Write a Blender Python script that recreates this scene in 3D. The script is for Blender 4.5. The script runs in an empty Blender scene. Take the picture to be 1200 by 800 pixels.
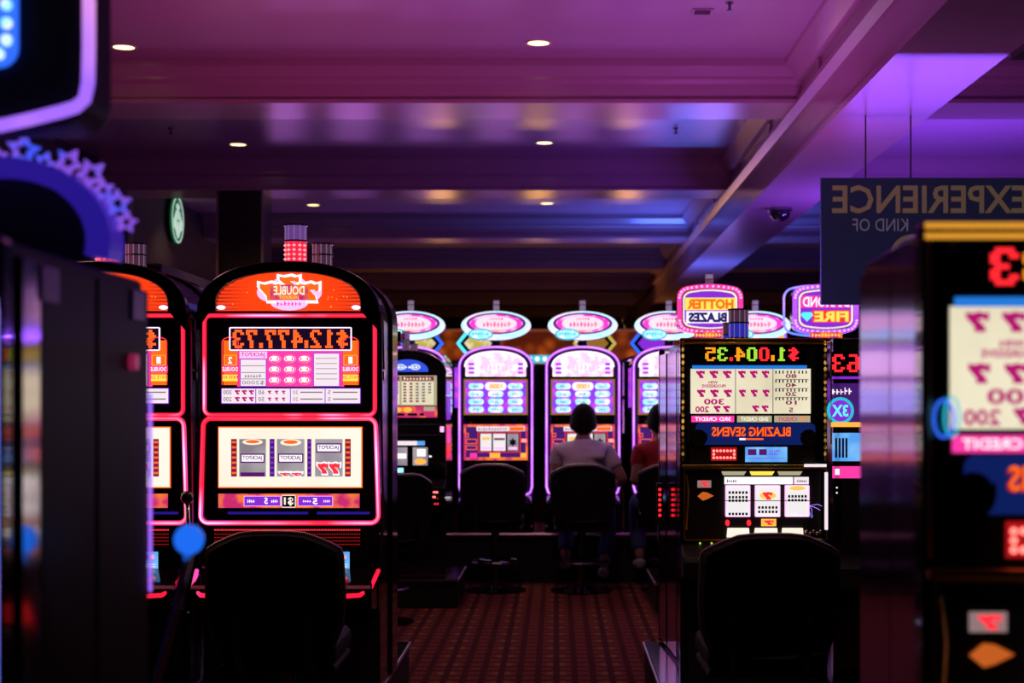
import bpy, math, random
from mathutils import Vector
random.seed(7)
SC = bpy.context.scene
COL = SC.collection
PI = math.pi

# ---------------------------------------------------------------- camera, world, exposure
EYE = 1.38                      # lens height above the carpet
F = 1800.0                      # focal length in pixels of the 1200 px frame
VX, VY = 652.0, 474.0           # vanishing point of the aisle
cam_d = bpy.data.cameras.new('camera')
cam_d.sensor_width = 36.0
cam_d.lens = F / 1200 * 36
cam_d.shift_x = (600 - VX) / 1200
cam_d.shift_y = (VY - 400) / 1200
cam_d.clip_end = 120
cam_d.dof.use_dof = True
cam_d.dof.focus_distance = 6.5
cam_d.dof.aperture_fstop = 3.3
cam_o = bpy.data.objects.new('camera', cam_d)
cam_o.location = (0, 0, EYE)
cam_o.rotation_euler = (PI / 2, 0, 0)
COL.objects.link(cam_o)
SC.camera = cam_o
w = bpy.data.worlds.new('world'); SC.world = w; w.use_nodes = True
w.node_tree.nodes['Background'].inputs[0].default_value = (0.010, 0.004, 0.010, 1)
w.node_tree.nodes['Background'].inputs[1].default_value = 0.35
SC.view_settings.view_transform = 'Standard'
SC.view_settings.look = 'None'
SC.view_settings.exposure = 0.0
SC.view_settings.gamma = 1.0
SC.view_settings.use_curve_mapping = False
SC.cycles.max_bounces = 6
SC.cycles.diffuse_bounces = 3
SC.cycles.glossy_bounces = 4
SC.cycles.sample_clamp_indirect = 4.0
SC.cycles.caustics_reflective = False
SC.cycles.caustics_refractive = False
# added unseen uplights that wash the coffered ceiling: x, y, z, size x, size y, colour, watts, tilt about x (degrees), tilt about y, place
ADDED_UPLIGHTS = [
    (-1.45, 8.30, 1.78, 1.2, 0.20, (0.90, 0.13, 0.52), 11, 0, 4, 'on a stand behind the red arched machines'),
    (1.05, 8.55, 1.58, 0.7, 0.20, (0.66, 0.15, 0.95), 20, 0, 4, 'on a stand behind the gold trimmed machine'),
    (3.00, 11.70, 1.90, 1.6, 0.20, (0.24, 0.07, 1.0), 75, 5, 0, 'on a stand behind the lit topper signs'),
    (1.50, 17.40, 1.95, 1.0, 0.20, (0.08, 0.16, 1.0), 45, 0, 0, 'on a stand behind the far machines'),
]

# ---------------------------------------------------------------- materials
M = {}
def mat(name, base=(0.5, 0.5, 0.5), rough=0.5, metal=0.0, em=None, es=0.0, spec=0.5, coat=0.0, noise=0.0, nscale=20.0, bump=0.0):
    m = bpy.data.materials.new(name); m.use_nodes = True
    nt = m.node_tree; b = nt.nodes['Principled BSDF']
    b.inputs['Base Color'].default_value = (*base, 1)
    b.inputs['Roughness'].default_value = rough
    b.inputs['Metallic'].default_value = metal
    b.inputs['Specular IOR Level'].default_value = spec
    b.inputs['Coat Weight'].default_value = coat
    if em:
        b.inputs['Emission Color'].default_value = (*em, 1)
        b.inputs['Emission Strength'].default_value = es
    if noise or bump:
        tc = nt.nodes.new('ShaderNodeTexCoord'); n = nt.nodes.new('ShaderNodeTexNoise')
        n.inputs['Scale'].default_value = nscale; n.inputs['Detail'].default_value = 4
        nt.links.new(tc.outputs['Object'], n.inputs['Vector'])
        if noise:
            mx = nt.nodes.new('ShaderNodeMix'); mx.data_type = 'RGBA'
            mx.inputs[6].default_value = (*[c * (1 - noise) for c in base], 1)
            mx.inputs[7].default_value = (*[min(1, c * (1 + noise)) for c in base], 1)
            nt.links.new(n.outputs['Fac'], mx.inputs[0]); nt.links.new(mx.outputs[2], b.inputs['Base Color'])
        if bump:
            bp = nt.nodes.new('ShaderNodeBump'); bp.inputs['Strength'].default_value = bump; bp.inputs['Distance'].default_value = 0.01
            nt.links.new(n.outputs['Fac'], bp.inputs['Height']); nt.links.new(bp.outputs['Normal'], b.inputs['Normal'])
    M[name] = m
    return m

def glow(name, col, st, col2=None, st2=None, kind='noise', scale=8.0, lo=0.4, hi=0.6, axis='xz'):
    """light-giving material; an optional second colour is mixed in by a pattern"""
    m = bpy.data.materials.new(name); m.use_nodes = True
    nt = m.node_tree; b = nt.nodes['Principled BSDF']
    b.inputs['Base Color'].default_value = (*[0.25 * c for c in col], 1)
    b.inputs['Roughness'].default_value = 0.25
    b.inputs['Emission Strength'].default_value = 1.0
    c1 = tuple(c * st for c in col)
    if col2 is None:
        b.inputs['Emission Color'].default_value = (*col, 1); b.inputs['Emission Strength'].default_value = st
    else:
        c2 = tuple(c * (st2 or st) for c in col2)
        tc = nt.nodes.new('ShaderNodeTexCoord')
        if kind == 'noise':
            n = nt.nodes.new('ShaderNodeTexNoise'); n.inputs['Scale'].default_value = scale; n.inputs['Detail'].default_value = 2; out = n.outputs['Fac']
        elif kind == 'wave':
            n = nt.nodes.new('ShaderNodeTexWave'); n.inputs['Scale'].default_value = scale; n.bands_direction = 'Z' if 'z' in axis else 'X'; out = n.outputs['Fac']
        else:
            n = nt.nodes.new('ShaderNodeTexVoronoi'); n.inputs['Scale'].default_value = scale; out = n.outputs['Distance']
        nt.links.new(tc.outputs['Object'], n.inputs['Vector'])
        r = nt.nodes.new('ShaderNodeMapRange'); r.inputs[1].default_value = lo; r.inputs[2].default_value = hi
        nt.links.new(out, r.inputs[0])
        mx = nt.nodes.new('ShaderNodeMix'); mx.data_type = 'RGBA'; mx.clamp_result = False
        mx.inputs[6].default_value = (*c1, 1); mx.inputs[7].default_value = (*c2, 1)
        nt.links.new(r.outputs[0], mx.inputs[0]); nt.links.new(mx.outputs[2], b.inputs['Emission Color'])
    M[name] = m
    return m

# surfaces
mat('ceiling_paint', (0.58, 0.38, 0.48), 0.24, noise=0.05, nscale=2.5)
mat('beam_paint', (0.56, 0.34, 0.40), 0.22, noise=0.05, nscale=3)
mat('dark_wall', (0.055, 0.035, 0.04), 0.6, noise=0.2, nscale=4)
mat('grey_wall', (0.16, 0.13, 0.15), 0.6, noise=0.15, nscale=4)
mat('pillar_wood', (0.035, 0.020, 0.016), 0.35, noise=0.3, nscale=6)
mat('pillar_edge', (0.45, 0.32, 0.28), 0.4)
# machines
mat('black_gloss', (0.006, 0.005, 0.007), 0.10, spec=0.6, coat=0.6, noise=0.2, nscale=30)
mat('side_gloss', (0.012, 0.008, 0.014), 0.12, spec=0.6, coat=0.5)
mat('side_mirror', (0.46, 0.16, 0.70), 0.10, 1.0)
mat('side_dark', (0.006, 0.005, 0.008), 0.45, spec=0.12)
mat('black_matte', (0.007, 0.006, 0.007), 0.55, noise=0.3, nscale=40)
mat('black_glass', (0.004, 0.003, 0.006), 0.04, spec=0.5)
mat('display_dark', (0.010, 0.006, 0.025), 0.15, em=(0.05, 0.012, 0.07), es=0.22)
mat('display_black', (0.006, 0.005, 0.012), 0.15)
mat('navy_panel', (0.01, 0.02, 0.12), 0.3, em=(0.01, 0.03, 0.25), es=0.42)
mat('chrome', (0.62, 0.60, 0.62), 0.16, 1.0)
mat('dark_chrome', (0.16, 0.15, 0.17), 0.18, 1.0)
mat('gold', (0.85, 0.55, 0.14), 0.38, 1.0, noise=0.2, nscale=40, bump=0.25)
mat('vinyl', (0.006, 0.005, 0.005), 0.60, spec=0.25, noise=0.3, nscale=60, bump=0.08)
mat('piping', (0.95, 0.80, 0.62), 0.34, 1.0)
mat('lilac_plate', (0.42, 0.30, 0.46), 0.35, 0.3)
mat('purple_metal', (0.20, 0.13, 0.30), 0.25, 0.8)
mat('rail_metal', (0.75, 0.62, 0.60), 0.25, 1.0)
mat('platform_top', (0.50, 0.36, 0.64), 0.14, 1.0)
mat('platform_edge', (0.85, 0.74, 0.98), 0.42, 1.0)
# neon and lamps
glow('neon_red', (1.0, 0.010, 0.045), 1.25, (0.95, 0.10, 0.55), 1.1, 'noise', 2.2, 0.50, 0.68)
glow('neon_red_core', (1.0, 0.025, 0.07), 1.5, (1.0, 0.62, 0.95), 1.5, 'noise', 2.2, 0.50, 0.64)
glow('neon_violet', (0.42, 0.06, 0.95), 1.25, (0.55, 0.12, 1.0), 1.2, 'noise', 5, 0.42, 0.62)
glow('neon_violet_core', (0.85, 0.42, 1.0), 1.35, (0.70, 0.22, 1.0), 1.4, 'noise', 4, 0.42, 0.62)
glow('neon_white_pink', (1.0, 0.72, 1.0), 1.6)
glow('neon_blue', (0.12, 0.20, 1.0), 1.7, (0.45, 0.25, 1.0), 1.6, 'noise', 9, 0.4, 0.6)
glow('neon_lilac', (0.36, 0.14, 1.0), 1.15, (0.90, 0.36, 0.80), 1.0, 'noise', 3.5, 0.5, 0.66)
glow('star_glow', (0.26, 0.09, 0.80), 0.85, (0.05, 0.10, 1.0), 0.95, 'noise', 14, 0.45, 0.6)
mat('blue_band', (0.03, 0.02, 0.35), 0.35, em=(0.03, 0.012, 0.42), es=0.55)
mat('blue_ball', (0.02, 0.12, 0.7), 0.2, em=(0.015, 0.17, 1.0), es=0.9)
glow('white_lit', (1.0, 0.94, 0.98), 1.15)
glow('white_soft', (1.0, 0.86, 0.94), 0.95)
glow('cream_lit', (1.0, 0.93, 0.80), 1.05, (1.0, 0.88, 0.70), 1.0, 'noise', 3, 0.4, 0.7)
glow('cream_pay', (0.90, 0.82, 0.60), 0.98, (0.80, 0.72, 0.50), 0.92,
      'noise', 6, 0.4, 0.7)
glow('cream_dim', (0.62, 0.56, 0.34), 0.7)
def marquee_mat():
    m = bpy.data.materials.new('orange_marquee'); m.use_nodes = True; nt = m.node_tree; b = nt.nodes['Principled BSDF']; N = nt.nodes.new; L = nt.links.new
    tc = N('ShaderNodeTexCoord'); wv = N('ShaderNodeTexWave'); wv.bands_direction = 'Z'; wv.inputs['Scale'].default_value = 21; L(tc.outputs['Object'], wv.inputs['Vector'])
    sp = N('ShaderNodeSeparateXYZ'); L(tc.outputs['Object'], sp.inputs[0]); ab = N('ShaderNodeMath'); ab.operation = 'ABSOLUTE'; L(sp.outputs['X'], ab.inputs[0])
    r = N('ShaderNodeMapRange'); r.inputs[1].default_value = 0.14; r.inputs[2].default_value = 0.30; L(ab.outputs[0], r.inputs[0])
    mu = N('ShaderNodeMath'); mu.operation = 'MULTIPLY'; L(wv.outputs['Fac'], mu.inputs[0]); L(r.outputs[0], mu.inputs[1])
    mx = N('ShaderNodeMix'); mx.data_type = 'RGBA'; mx.clamp_result = False; mx.inputs[6].default_value = (1.25, 0.062, 0.006, 1); mx.inputs[7].default_value = (0.20, 0.010, 0.012, 1)
    L(mu.outputs[0], mx.inputs[0]); L(mx.outputs[2], b.inputs['Emission Color']); b.inputs['Emission Strength'].default_value = 1.0
    b.inputs['Base Color'].default_value = (0.3, 0.03, 0.01, 1); M['orange_marquee'] = m
marquee_mat()
glow('orange_lit', (1.0, 0.13, 0.01), 1.2)
glow('amber_lit', (1.0, 0.40, 0.05), 1.3)
glow('yellow_lit', (1.0, 0.72, 0.08), 1.2)
glow('gold_ink', (1.0, 0.62, 0.10), 1.0)
glow('orange_digit', (1.0, 0.115, 0.015), 1.45)
glow('card_dim', (0.55, 0.36, 0.36), 0.5)
glow('arrow_dim', (1.0, 0.20, 0.03), 0.55)
glow('added_violet_glow', (0.55, 0.14, 1.0), 2.5, (0.85, 0.30, 1.0), 2.5, 'noise', 6, 0.4, 0.6)  # glow of the added far row
glow('gold_bar_sheen', (1.0, 0.42, 0.04), 0.7)  # light caught by the gold bars, put in as glow
glow('gold_bead_sheen', (1.0, 0.50, 0.08), 0.7, (0.12, 0.05, 0.01), 0.4, 'noise', 28, 0.40, 0.58)  # glints on gold beads, put into the colour as glow
glow('hex_face', (0.80, 0.62, 0.10), 0.7, (1.0, 0.85, 0.60), 0.9, 'noise', 12, 0.42, 0.6)
glow('bar_blue', (0.02, 0.22, 0.80), 0.9)
glow('brass_print', (0.42, 0.20, 0.03), 0.7)
glow('led_amber', (1.0, 0.32, 0.01), 1.2)
glow('led_green', (0.42, 0.85, 0.05), 1.0)
glow('led_red', (1.0, 0.02, 0.03), 1.4)
glow('red_lit', (1.0, 0.03, 0.05), 1.2)
glow('red_hot', (1.0, 0.20, 0.16), 2.2)
glow('red_dim', (0.55, 0.01, 0.015), 0.7)
glow('magenta_lit', (1.0, 0.05, 0.40), 1.0)
glow('magenta_ink', (0.62, 0.01, 0.22), 0.75)
glow('maroon_ink', (0.40, 0.02, 0.10), 0.5)
glow('pink_lit', (1.0, 0.50, 0.85), 1.2)
glow('pink_print', (1.0, 0.60, 0.86), 1.15, (1.0, 0.90, 0.96), 1.25, 'noise', 16, 0.42, 0.56)
glow('purple_lit', (0.28, 0.03, 0.75), 0.9)
glow('purple_print', (0.34, 0.05, 1.0), 0.95, (0.80, 0.08, 0.85), 0.95, 'noise', 9, 0.44, 0.6)
glow('purple_dim', (0.10, 0.02, 0.26), 0.6)
glow('purple_ink', (0.20, 0.02, 0.30), 0.5)
glow('blue_lit', (0.03, 0.15, 1.0), 1.1)
glow('blue_screen', (0.10, 0.38, 0.95), 0.95, (0.25, 0.60, 1.0), 1.0, 'noise', 10, 0.4, 0.7)
glow('cyan_lit', (0.10, 0.85, 1.0), 1.2)
glow('cyan_pill', (0.32, 0.80, 1.0), 1.25, (0.85, 0.97, 1.0), 1.3, 'noise', 30, 0.45, 0.6)
glow('teal_lit', (0.02, 0.55, 0.70), 1.0)
glow('dark_ink', (0.02, 0.01, 0.05), 0.2)
glow('grey_ink', (0.30, 0.26, 0.30), 0.6)
glow('grey_reel', (0.55, 0.50, 0.55), 0.7, (0.42, 0.36, 0.42), 0.6, 'noise', 6, 0.4, 0.6)
glow('white_reel', (0.95, 0.90, 0.92), 0.95)
glow('rust_print', (1.0, 0.20, 0.03), 1.0, (0.75, 0.03, 0.20), 0.8, 'noise', 14, 0.42, 0.58)
glow('downlight_glow', (1.0, 0.74, 0.36), 2.6)
glow('sconce_glow', (1.0, 0.30, 0.03), 2.2)
mat('downlight_trim', (0.75, 0.62, 0.45), 0.3)
mat('tower_red', (0.55, 0.01, 0.05), 0.2, em=(1.0, 0.02, 0.10), es=0.85)
mat('tower_purple', (0.18, 0.08, 0.28), 0.15, em=(0.22, 0.08, 0.42), es=0.55)
mat('tower_smoke', (0.16, 0.08, 0.14), 0.15, em=(0.15, 0.05, 0.12), es=0.35)
mat('tower_blue', (0.03, 0.03, 0.35), 0.15, em=(0.03, 0.03, 0.55), es=0.7)
mat('tower_grey', (0.35, 0.28, 0.34), 0.2, em=(0.35, 0.25, 0.40), es=0.5)
# signs and people
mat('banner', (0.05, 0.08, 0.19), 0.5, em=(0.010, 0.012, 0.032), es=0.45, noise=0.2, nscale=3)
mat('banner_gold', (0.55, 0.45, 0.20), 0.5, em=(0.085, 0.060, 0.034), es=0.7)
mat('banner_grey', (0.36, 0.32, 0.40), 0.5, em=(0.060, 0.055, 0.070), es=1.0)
mat('logo_green', (0.0, 0.25, 0.10), 0.4, em=(0.0, 0.22, 0.07), es=0.35)
mat('logo_white', (0.8, 0.85, 0.8), 0.4, em=(0.62, 0.80, 0.68), es=0.75)
mat('skin', (0.42, 0.22, 0.16), 0.5)
mat('hair', (0.010, 0.007, 0.007), 0.7, spec=0.15, noise=0.4, nscale=60, bump=0.4)
mat('tshirt', (0.86, 0.80, 0.86), 0.8, noise=0.12, nscale=14, bump=0.3)
mat('jeans', (0.05, 0.06, 0.20), 0.8, noise=0.2, nscale=40)
mat('shoe_white', (0.45, 0.42, 0.50), 0.6)
mat('red_shirt', (0.50, 0.02, 0.02), 0.8, noise=0.1, nscale=14)
mat('dome_black', (0.01, 0.01, 0.012), 0.06, coat=0.5)
mat('steel', (0.35, 0.33, 0.36), 0.3, 1.0)

def carpet():
    m = bpy.data.materials.new('carpet'); m.use_nodes = True; nt = m.node_tree; b = nt.nodes['Principled BSDF']
    N = nt.nodes.new; L = nt.links.new
    tc = N('ShaderNodeTexCoord'); sp = N('ShaderNodeSeparateXYZ'); L(tc.outputs['Object'], sp.inputs[0])
    def math_(op, x, y=None):
        m_ = N('ShaderNodeMath'); m_.operation = op
        for k, v in enumerate((x, y)):
            if v is None: continue
            if isinstance(v, (int, float)): m_.inputs[k].default_value = v
            else: L(v, m_.inputs[k])
        return m_.outputs[0]
    def tri(sock, period, shift=0.0):       # 0 at the cell edge, 1 in its middle
        return math_('SUBTRACT', 1.0, math_('MULTIPLY', 2.0, math_('ABSOLUTE', math_('SUBTRACT', math_('FRACT', math_('ADD', math_('MULTIPLY', sock, 1/period), shift)), 0.5))))
    def step(sock, lo, hi):
        r_ = N('ShaderNodeMapRange'); r_.inputs[1].default_value = lo; r_.inputs[2].default_value = hi; L(sock, r_.inputs[0]); return r_.outputs[0]
    tx = tri(sp.outputs['X'], 0.094); ty = tri(sp.outputs['Y'], 0.135)
    cell = math_('MULTIPLY', step(tx, 0.30, 0.42), step(ty, 0.22, 0.34))
    big = math_('MULTIPLY', step(tri(sp.outputs['X'], 0.282, 0.5), 0.60, 0.72), step(tri(sp.outputs['Y'], 0.270, 0.25), 0.42, 0.54))
    mx0 = N('ShaderNodeMix'); mx0.data_type = 'RGBA'; mx0.inputs[6].default_value = (0.085, 0.018, 0.018, 1); mx0.inputs[7].default_value = (0.21, 0.050, 0.036, 1)
    L(cell, mx0.inputs[0])
    mx = N('ShaderNodeMix'); mx.data_type = 'RGBA'; mx.inputs[7].default_value = (0.30, 0.14, 0.065, 1)
    L(math_('MULTIPLY', cell, math_('MULTIPLY', big, 0.8)), mx.inputs[0]); L(mx0.outputs[2], mx.inputs[6])
    n = N('ShaderNodeTexNoise'); n.inputs['Scale'].default_value = 90; L(tc.outputs['Object'], n.inputs['Vector'])
    bp = N('ShaderNodeBump'); bp.inputs['Strength'].default_value = 0.4; bp.inputs['Distance'].default_value = 0.006
    L(n.outputs['Fac'], bp.inputs['Height']); L(bp.outputs['Normal'], b.inputs['Normal'])
    L(mx.outputs[2], b.inputs['Base Color']); b.inputs['Roughness'].default_value = 0.95; b.inputs['Specular IOR Level'].default_value = 0.1
    M['carpet'] = m
carpet()

def mosaic():
    m = bpy.data.materials.new('amber_mosaic'); m.use_nodes = True; nt = m.node_tree; b = nt.nodes['Principled BSDF']
    tc = nt.nodes.new('ShaderNodeTexCoord'); v = nt.nodes.new('ShaderNodeTexVoronoi'); v.inputs['Scale'].default_value = 5
    nt.links.new(tc.outputs['Object'], v.inputs['Vector'])
    cr = nt.nodes.new('ShaderNodeValToRGB'); cr.color_ramp.elements[0].color = (0.75, 0.30, 0.06, 1); cr.color_ramp.elements[1].color = (0.20, 0.05, 0.02, 1)
    cr.color_ramp.elements[1].position = 0.6
    nt.links.new(v.outputs['Distance'], cr.inputs[0]); nt.links.new(cr.outputs[0], b.inputs['Base Color'])
    b.inputs['Roughness'].default_value = 0.4
    M['amber_mosaic'] = m
mosaic()

# ---------------------------------------------------------------- mesh helpers
class MB:
    def __init__(s): s.v = []; s.f = []
    def add(s, vs, fs):
        k = len(s.v); s.v += [tuple(p) for p in vs]; s.f += [tuple(i + k for i in f) for f in fs]; return s
    def box(s, x0, x1, y0, y1, z0, z1):
        return s.add([(x0,y0,z0),(x1,y0,z0),(x1,y1,z0),(x0,y1,z0),(x0,y0,z1),(x1,y0,z1),(x1,y1,z1),(x0,y1,z1)],
                     [(0,3,2,1),(4,5,6,7),(0,1,5,4),(1,2,6,5),(2,3,7,6),(3,0,4,7)])
    def prism(s, loop, y0, y1):
        n = len(loop)
        vs = [(x, y0, z) for x, z in loop] + [(x, y1, z) for x, z in loop]
        fs = [tuple(range(n)), tuple(range(2*n-1, n-1, -1))] + [(i, n+i, n+(i+1) % n, (i+1) % n) for i in range(n)]
        return s.add(vs, fs)
    def prism_x(s, loop, x0, x1):          # loop of (y, z) pushed along x
        n = len(loop)
        vs = [(x0, y, z) for y, z in loop] + [(x1, y, z) for y, z in loop]
        fs = [tuple(range(n)), tuple(range(2*n-1, n-1, -1))] + [(i, n+i, n+(i+1) % n, (i+1) % n) for i in range(n)]
        return s.add(vs, fs)
    def ring(s, a, b, y0, y1):
        n = len(a)
        vs = [(x,y0,z) for x,z in a] + [(x,y0,z) for x,z in b] + [(x,y1,z) for x,z in a] + [(x,y1,z) for x,z in b]
        fs = []
        for i in range(n):
            j = (i+1) % n
            fs += [(i,j,n+j,n+i), (2*n+i,3*n+i,3*n+j,2*n+j), (i,2*n+i,2*n+j,j), (n+i,n+j,3*n+j,3*n+i)]
        return s.add(vs, fs)
    def tube(s, path, r, n=8, closed=False):
        P = [Vector(p) for p in path]; m = len(P); vs = []; up = None
        for i in range(m):
            a = P[(i-1) % m] if (closed or i > 0) else P[i]
            b = P[(i+1) % m] if (closed or i < m-1) else P[i]
            t = (b-a).normalized()
            if up is None:
                up = Vector((0,1,0)) if abs(t.y) < 0.9 else Vector((1,0,0))
            u = (up - t*up.dot(t)).normalized(); up = u; w_ = t.cross(u)
            rr = r[i] if isinstance(r, (list, tuple)) else r
            vs += [P[i] + (u*math.cos(2*PI*k/n) + w_*math.sin(2*PI*k/n))*rr for k in range(n)]
        fs = []
        for i in range(m if closed else m-1):
            j = (i+1) % m
            fs += [(i*n+k, i*n+(k+1) % n, j*n+(k+1) % n, j*n+k) for k in range(n)]
        if not closed: fs += [tuple(range(n-1,-1,-1)), tuple((m-1)*n+k for k in range(n))]
        return s.add(vs, fs)
    def lathe(s, prof, c=(0,0,0), n=16):
        vs = []; fs = []; m = len(prof)
        for r, z in prof:
            vs += [(c[0]+r*math.cos(2*PI*k/n), c[1]+r*math.sin(2*PI*k/n), c[2]+z) for k in range(n)]
        for i in range(m-1):
            fs += [(i*n+k, i*n+(k+1) % n, (i+1)*n+(k+1) % n, (i+1)*n+k) for k in range(n)]
        fs += [tuple(range(n-1,-1,-1)), tuple((m-1)*n+k for k in range(n))]
        return s.add(vs, fs)
    def ball(s, c, r, n=14, m=8, sz=1.0):
        return s.lathe([(max(1e-4, r*math.sin(PI*i/m)), -r*sz*math.cos(PI*i/m)) for i in range(m+1)], c, n)
    def build(s, name, material, parent=None, smooth=False, bevel=0.0):
        me = bpy.data.meshes.new(name); me.from_pydata(s.v, [], s.f); me.update()
        me.materials.append(M[material] if isinstance(material, str) else material)
        if smooth: me.shade_smooth()
        o = bpy.data.objects.new(name, me); COL.objects.link(o)
        if parent: o.parent = parent
        if bevel:
            b = o.modifiers.new('bevel', 'BEVEL'); b.width = bevel; b.segments = 2; b.limit_method = 'ANGLE'; b.angle_limit = 0.7
        return o

def rrect(x0, x1, z0, z1, r, n=5):
    pts = []
    for cx, cz, a0 in ((x1-r, z0+r, -90), (x1-r, z1-r, 0), (x0+r, z1-r, 90), (x0+r, z0+r, 180)):
        for i in range(n+1):
            a = math.radians(a0 + 90*i/n); pts.append((cx + r*math.cos(a), cz + r*math.sin(a)))
    return pts
def arch(x0, x1, z0, zs, zt, n=20, p=1.0):
    c = (x0+x1)/2; h = (x1-x0)/2; pts = [(x0, z0), (x1, z0)]
    for i in range(n+1):
        a = PI*i/n; ca, sa = math.cos(a), math.sin(a)
        pts.append((c + h*math.copysign(abs(ca)**p, ca), zs + (zt-zs)*abs(sa)**p))
    return pts
def ell(cx, cz, rx, rz, n=28):
    return [(cx + rx*math.cos(2*PI*i/n), cz + rz*math.sin(2*PI*i/n)) for i in range(n)]
def barrel(cx, cz, hw, hs, ht, r, n=22):
    """sign outline: straight sides, bulging top and bottom, rounded corners"""
    pts = []; k = r/hw
    for sgn in (1, -1):
        for i in range(n+1):
            u = math.cos(PI*i/n)*sgn
            t = min(1.0, max(0.0, (abs(u)-(1-k))/k))
            pts.append((cx + u*hw, cz + sgn*(hs + (ht-hs)*(1-u*u) - r*(1-math.sqrt(1-t*t)))))
    return pts
def star(cx, cz, R, r, a0=90, k=5):
    return [(cx + (R if i % 2 == 0 else r)*math.cos(math.radians(a0+180*i/k)), cz + (R if i % 2 == 0 else r)*math.sin(math.radians(a0+180*i/k))) for i in range(2*k)]

def tag(o, label, cat, group=None, kind=None):
    o['label'] = label; o['category'] = cat
    if group: o['group'] = group
    if kind: o['kind'] = kind
    return o
def thing(name, label, cat, loc=(0,0,0), rz=0.0, group=None):
    o = bpy.data.objects.new(name, None); COL.objects.link(o); o.empty_display_size = 0.1
    o.location = loc; o.rotation_euler = (0, 0, rz)
    return tag(o, label, cat, group)
def struct(o, label, cat): return tag(o, label, cat, kind='structure')
def copy_tree(o, parent=None):
    c = o.copy(); COL.objects.link(c); c.parent = parent
    for ch in list(o.children): copy_tree(ch, c)
    return c
def dup(o, loc, rz, label):
    c = copy_tree(o); c.location = loc; c.rotation_euler = (0, 0, rz); c['label'] = label
    return c

# lettering: the photograph is mirrored, so all writing runs right to left
_fc = bpy.data.curves.new('lettering_source', 'FONT'); _fo = bpy.data.objects.new('lettering_source', _fc)
_tc = {}
def glyphs(s, bold):
    if (s, bold) not in _tc:
        COL.objects.link(_fo)
        _fc.body = s; _fc.size = 1.0; _fc.offset = bold; _fc.resolution_u = 2
        bpy.context.view_layer.update()
        me = bpy.data.meshes.new_from_object(_fo.evaluated_get(bpy.context.evaluated_depsgraph_get()))
        vs = [v.co.copy() for v in me.vertices]; fs = [tuple(p.vertices) for p in me.polygons]
        bpy.data.meshes.remove(me); COL.objects.unlink(_fo)
        x0 = min(v.x for v in vs); x1 = max(v.x for v in vs); z0 = min(v.y for v in vs); z1 = max(v.y for v in vs)
        _tc[(s, bold)] = ([((v.x-x0)/(x1-x0), (v.y-z0)/(z1-z0)) for v in vs], fs)
    return _tc[(s, bold)]
def put_text(mb, s, x0, x1, z0, z1, y, bold=0.0):
    vs, fs = glyphs(s, bold)
    mb.add([(x1-(x1-x0)*u, y, z0+(z1-z0)*v) for u, v in vs], fs)
    return mb
def put_marks(mb, x0, x1, z0, z1, y, n=6, seed=1):
    """print too small to read: a row of uneven upright strokes"""
    rr = random.Random(seed); w_ = (x1-x0)/n
    for k in range(n):
        a = x0+w_*k; h_ = (z1-z0)*rr.uniform(0.7, 1.0)
        put_rect(mb, a+w_*0.12, a+w_*rr.uniform(0.35, 0.55), z0, z0+h_, y); put_rect(mb, a+w_*0.12, a+w_*0.85, z0+h_*0.38, z0+h_*0.62, y)
    return mb
def seven_pts(x0, x1, z0, z1):            # a mirrored casino seven
    P = [(0,1),(0.0,0.58),(0.12,0.52),(0.22,0.64),(0.46,0.62),(0.18,0.28),(0.12,0),(0.62,0),(0.64,0.26),(1.0,0.72),(1.0,1.0),(0.72,0.93),(0.4,1.02),(0.2,0.93)]
    return [(x1-(x1-x0)*u, z0+(z1-z0)*v) for u, v in P]
def put_flat(mb, loop, y): return mb.add([(x, y, z) for x, z in loop], [tuple(range(len(loop)))])
def put_rect(mb, x0, x1, z0, z1, y): return put_flat(mb, [(x0,z0),(x1,z0),(x1,z1),(x0,z1)], y)
LED = {'0':'01110 10001 10001 10001 10001 10001 01110','1':'00100 01100 00100 00100 00100 00100 01110','2':'01110 10001 00001 00010 00100 01000 11111',
 '3':'01110 10001 00001 00110 00001 10001 01110','4':'00010 00110 01010 10010 11111 00010 00010','5':'11111 10000 11110 00001 00001 10001 01110',
 '6':'01110 10000 10000 11110 10001 10001 01110','7':'11111 10001 00010 00010 00100 00100 00100','8':'01110 10001 10001 01110 10001 10001 01110',
 '$':'00100 01111 10100 01110 00101 11110 00100','.':'0 0 0 0 0 1 1','9':'01110 10001 10001 01111 00001 00001 01110',',':'0 0 0 0 1 1 1'}
def led_digits(parent, s, x0, x1, z0, z1, y, mats):
    """dot matrix digits, mirrored; every character is a part of its own"""
    ws = [len(LED[c].split()[0])+1 for c in s]; tot = sum(ws)+len(s)-1; dx = (x1-x0)/tot; dz = (z1-z0)/7; cur = 0
    for c, wd, mt in zip(s, ws, mats):
        mb = MB(); cells = set()
        for r, row in enumerate(LED[c].split()):
            for k, bit in enumerate(row):
                if bit == '1': cells |= {(r, k), (r, k+1)}
        for r, k in cells:
            xx = x1-(cur+k+0.5)*dx; zz = z1-(r+0.5)*dz
            mb.box(xx-dx*0.47, xx+dx*0.47, y, y+0.002, zz-dz*0.47, zz+dz*0.47)
        mb.build('led_digit', mt, parent); cur += wd+1
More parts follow.
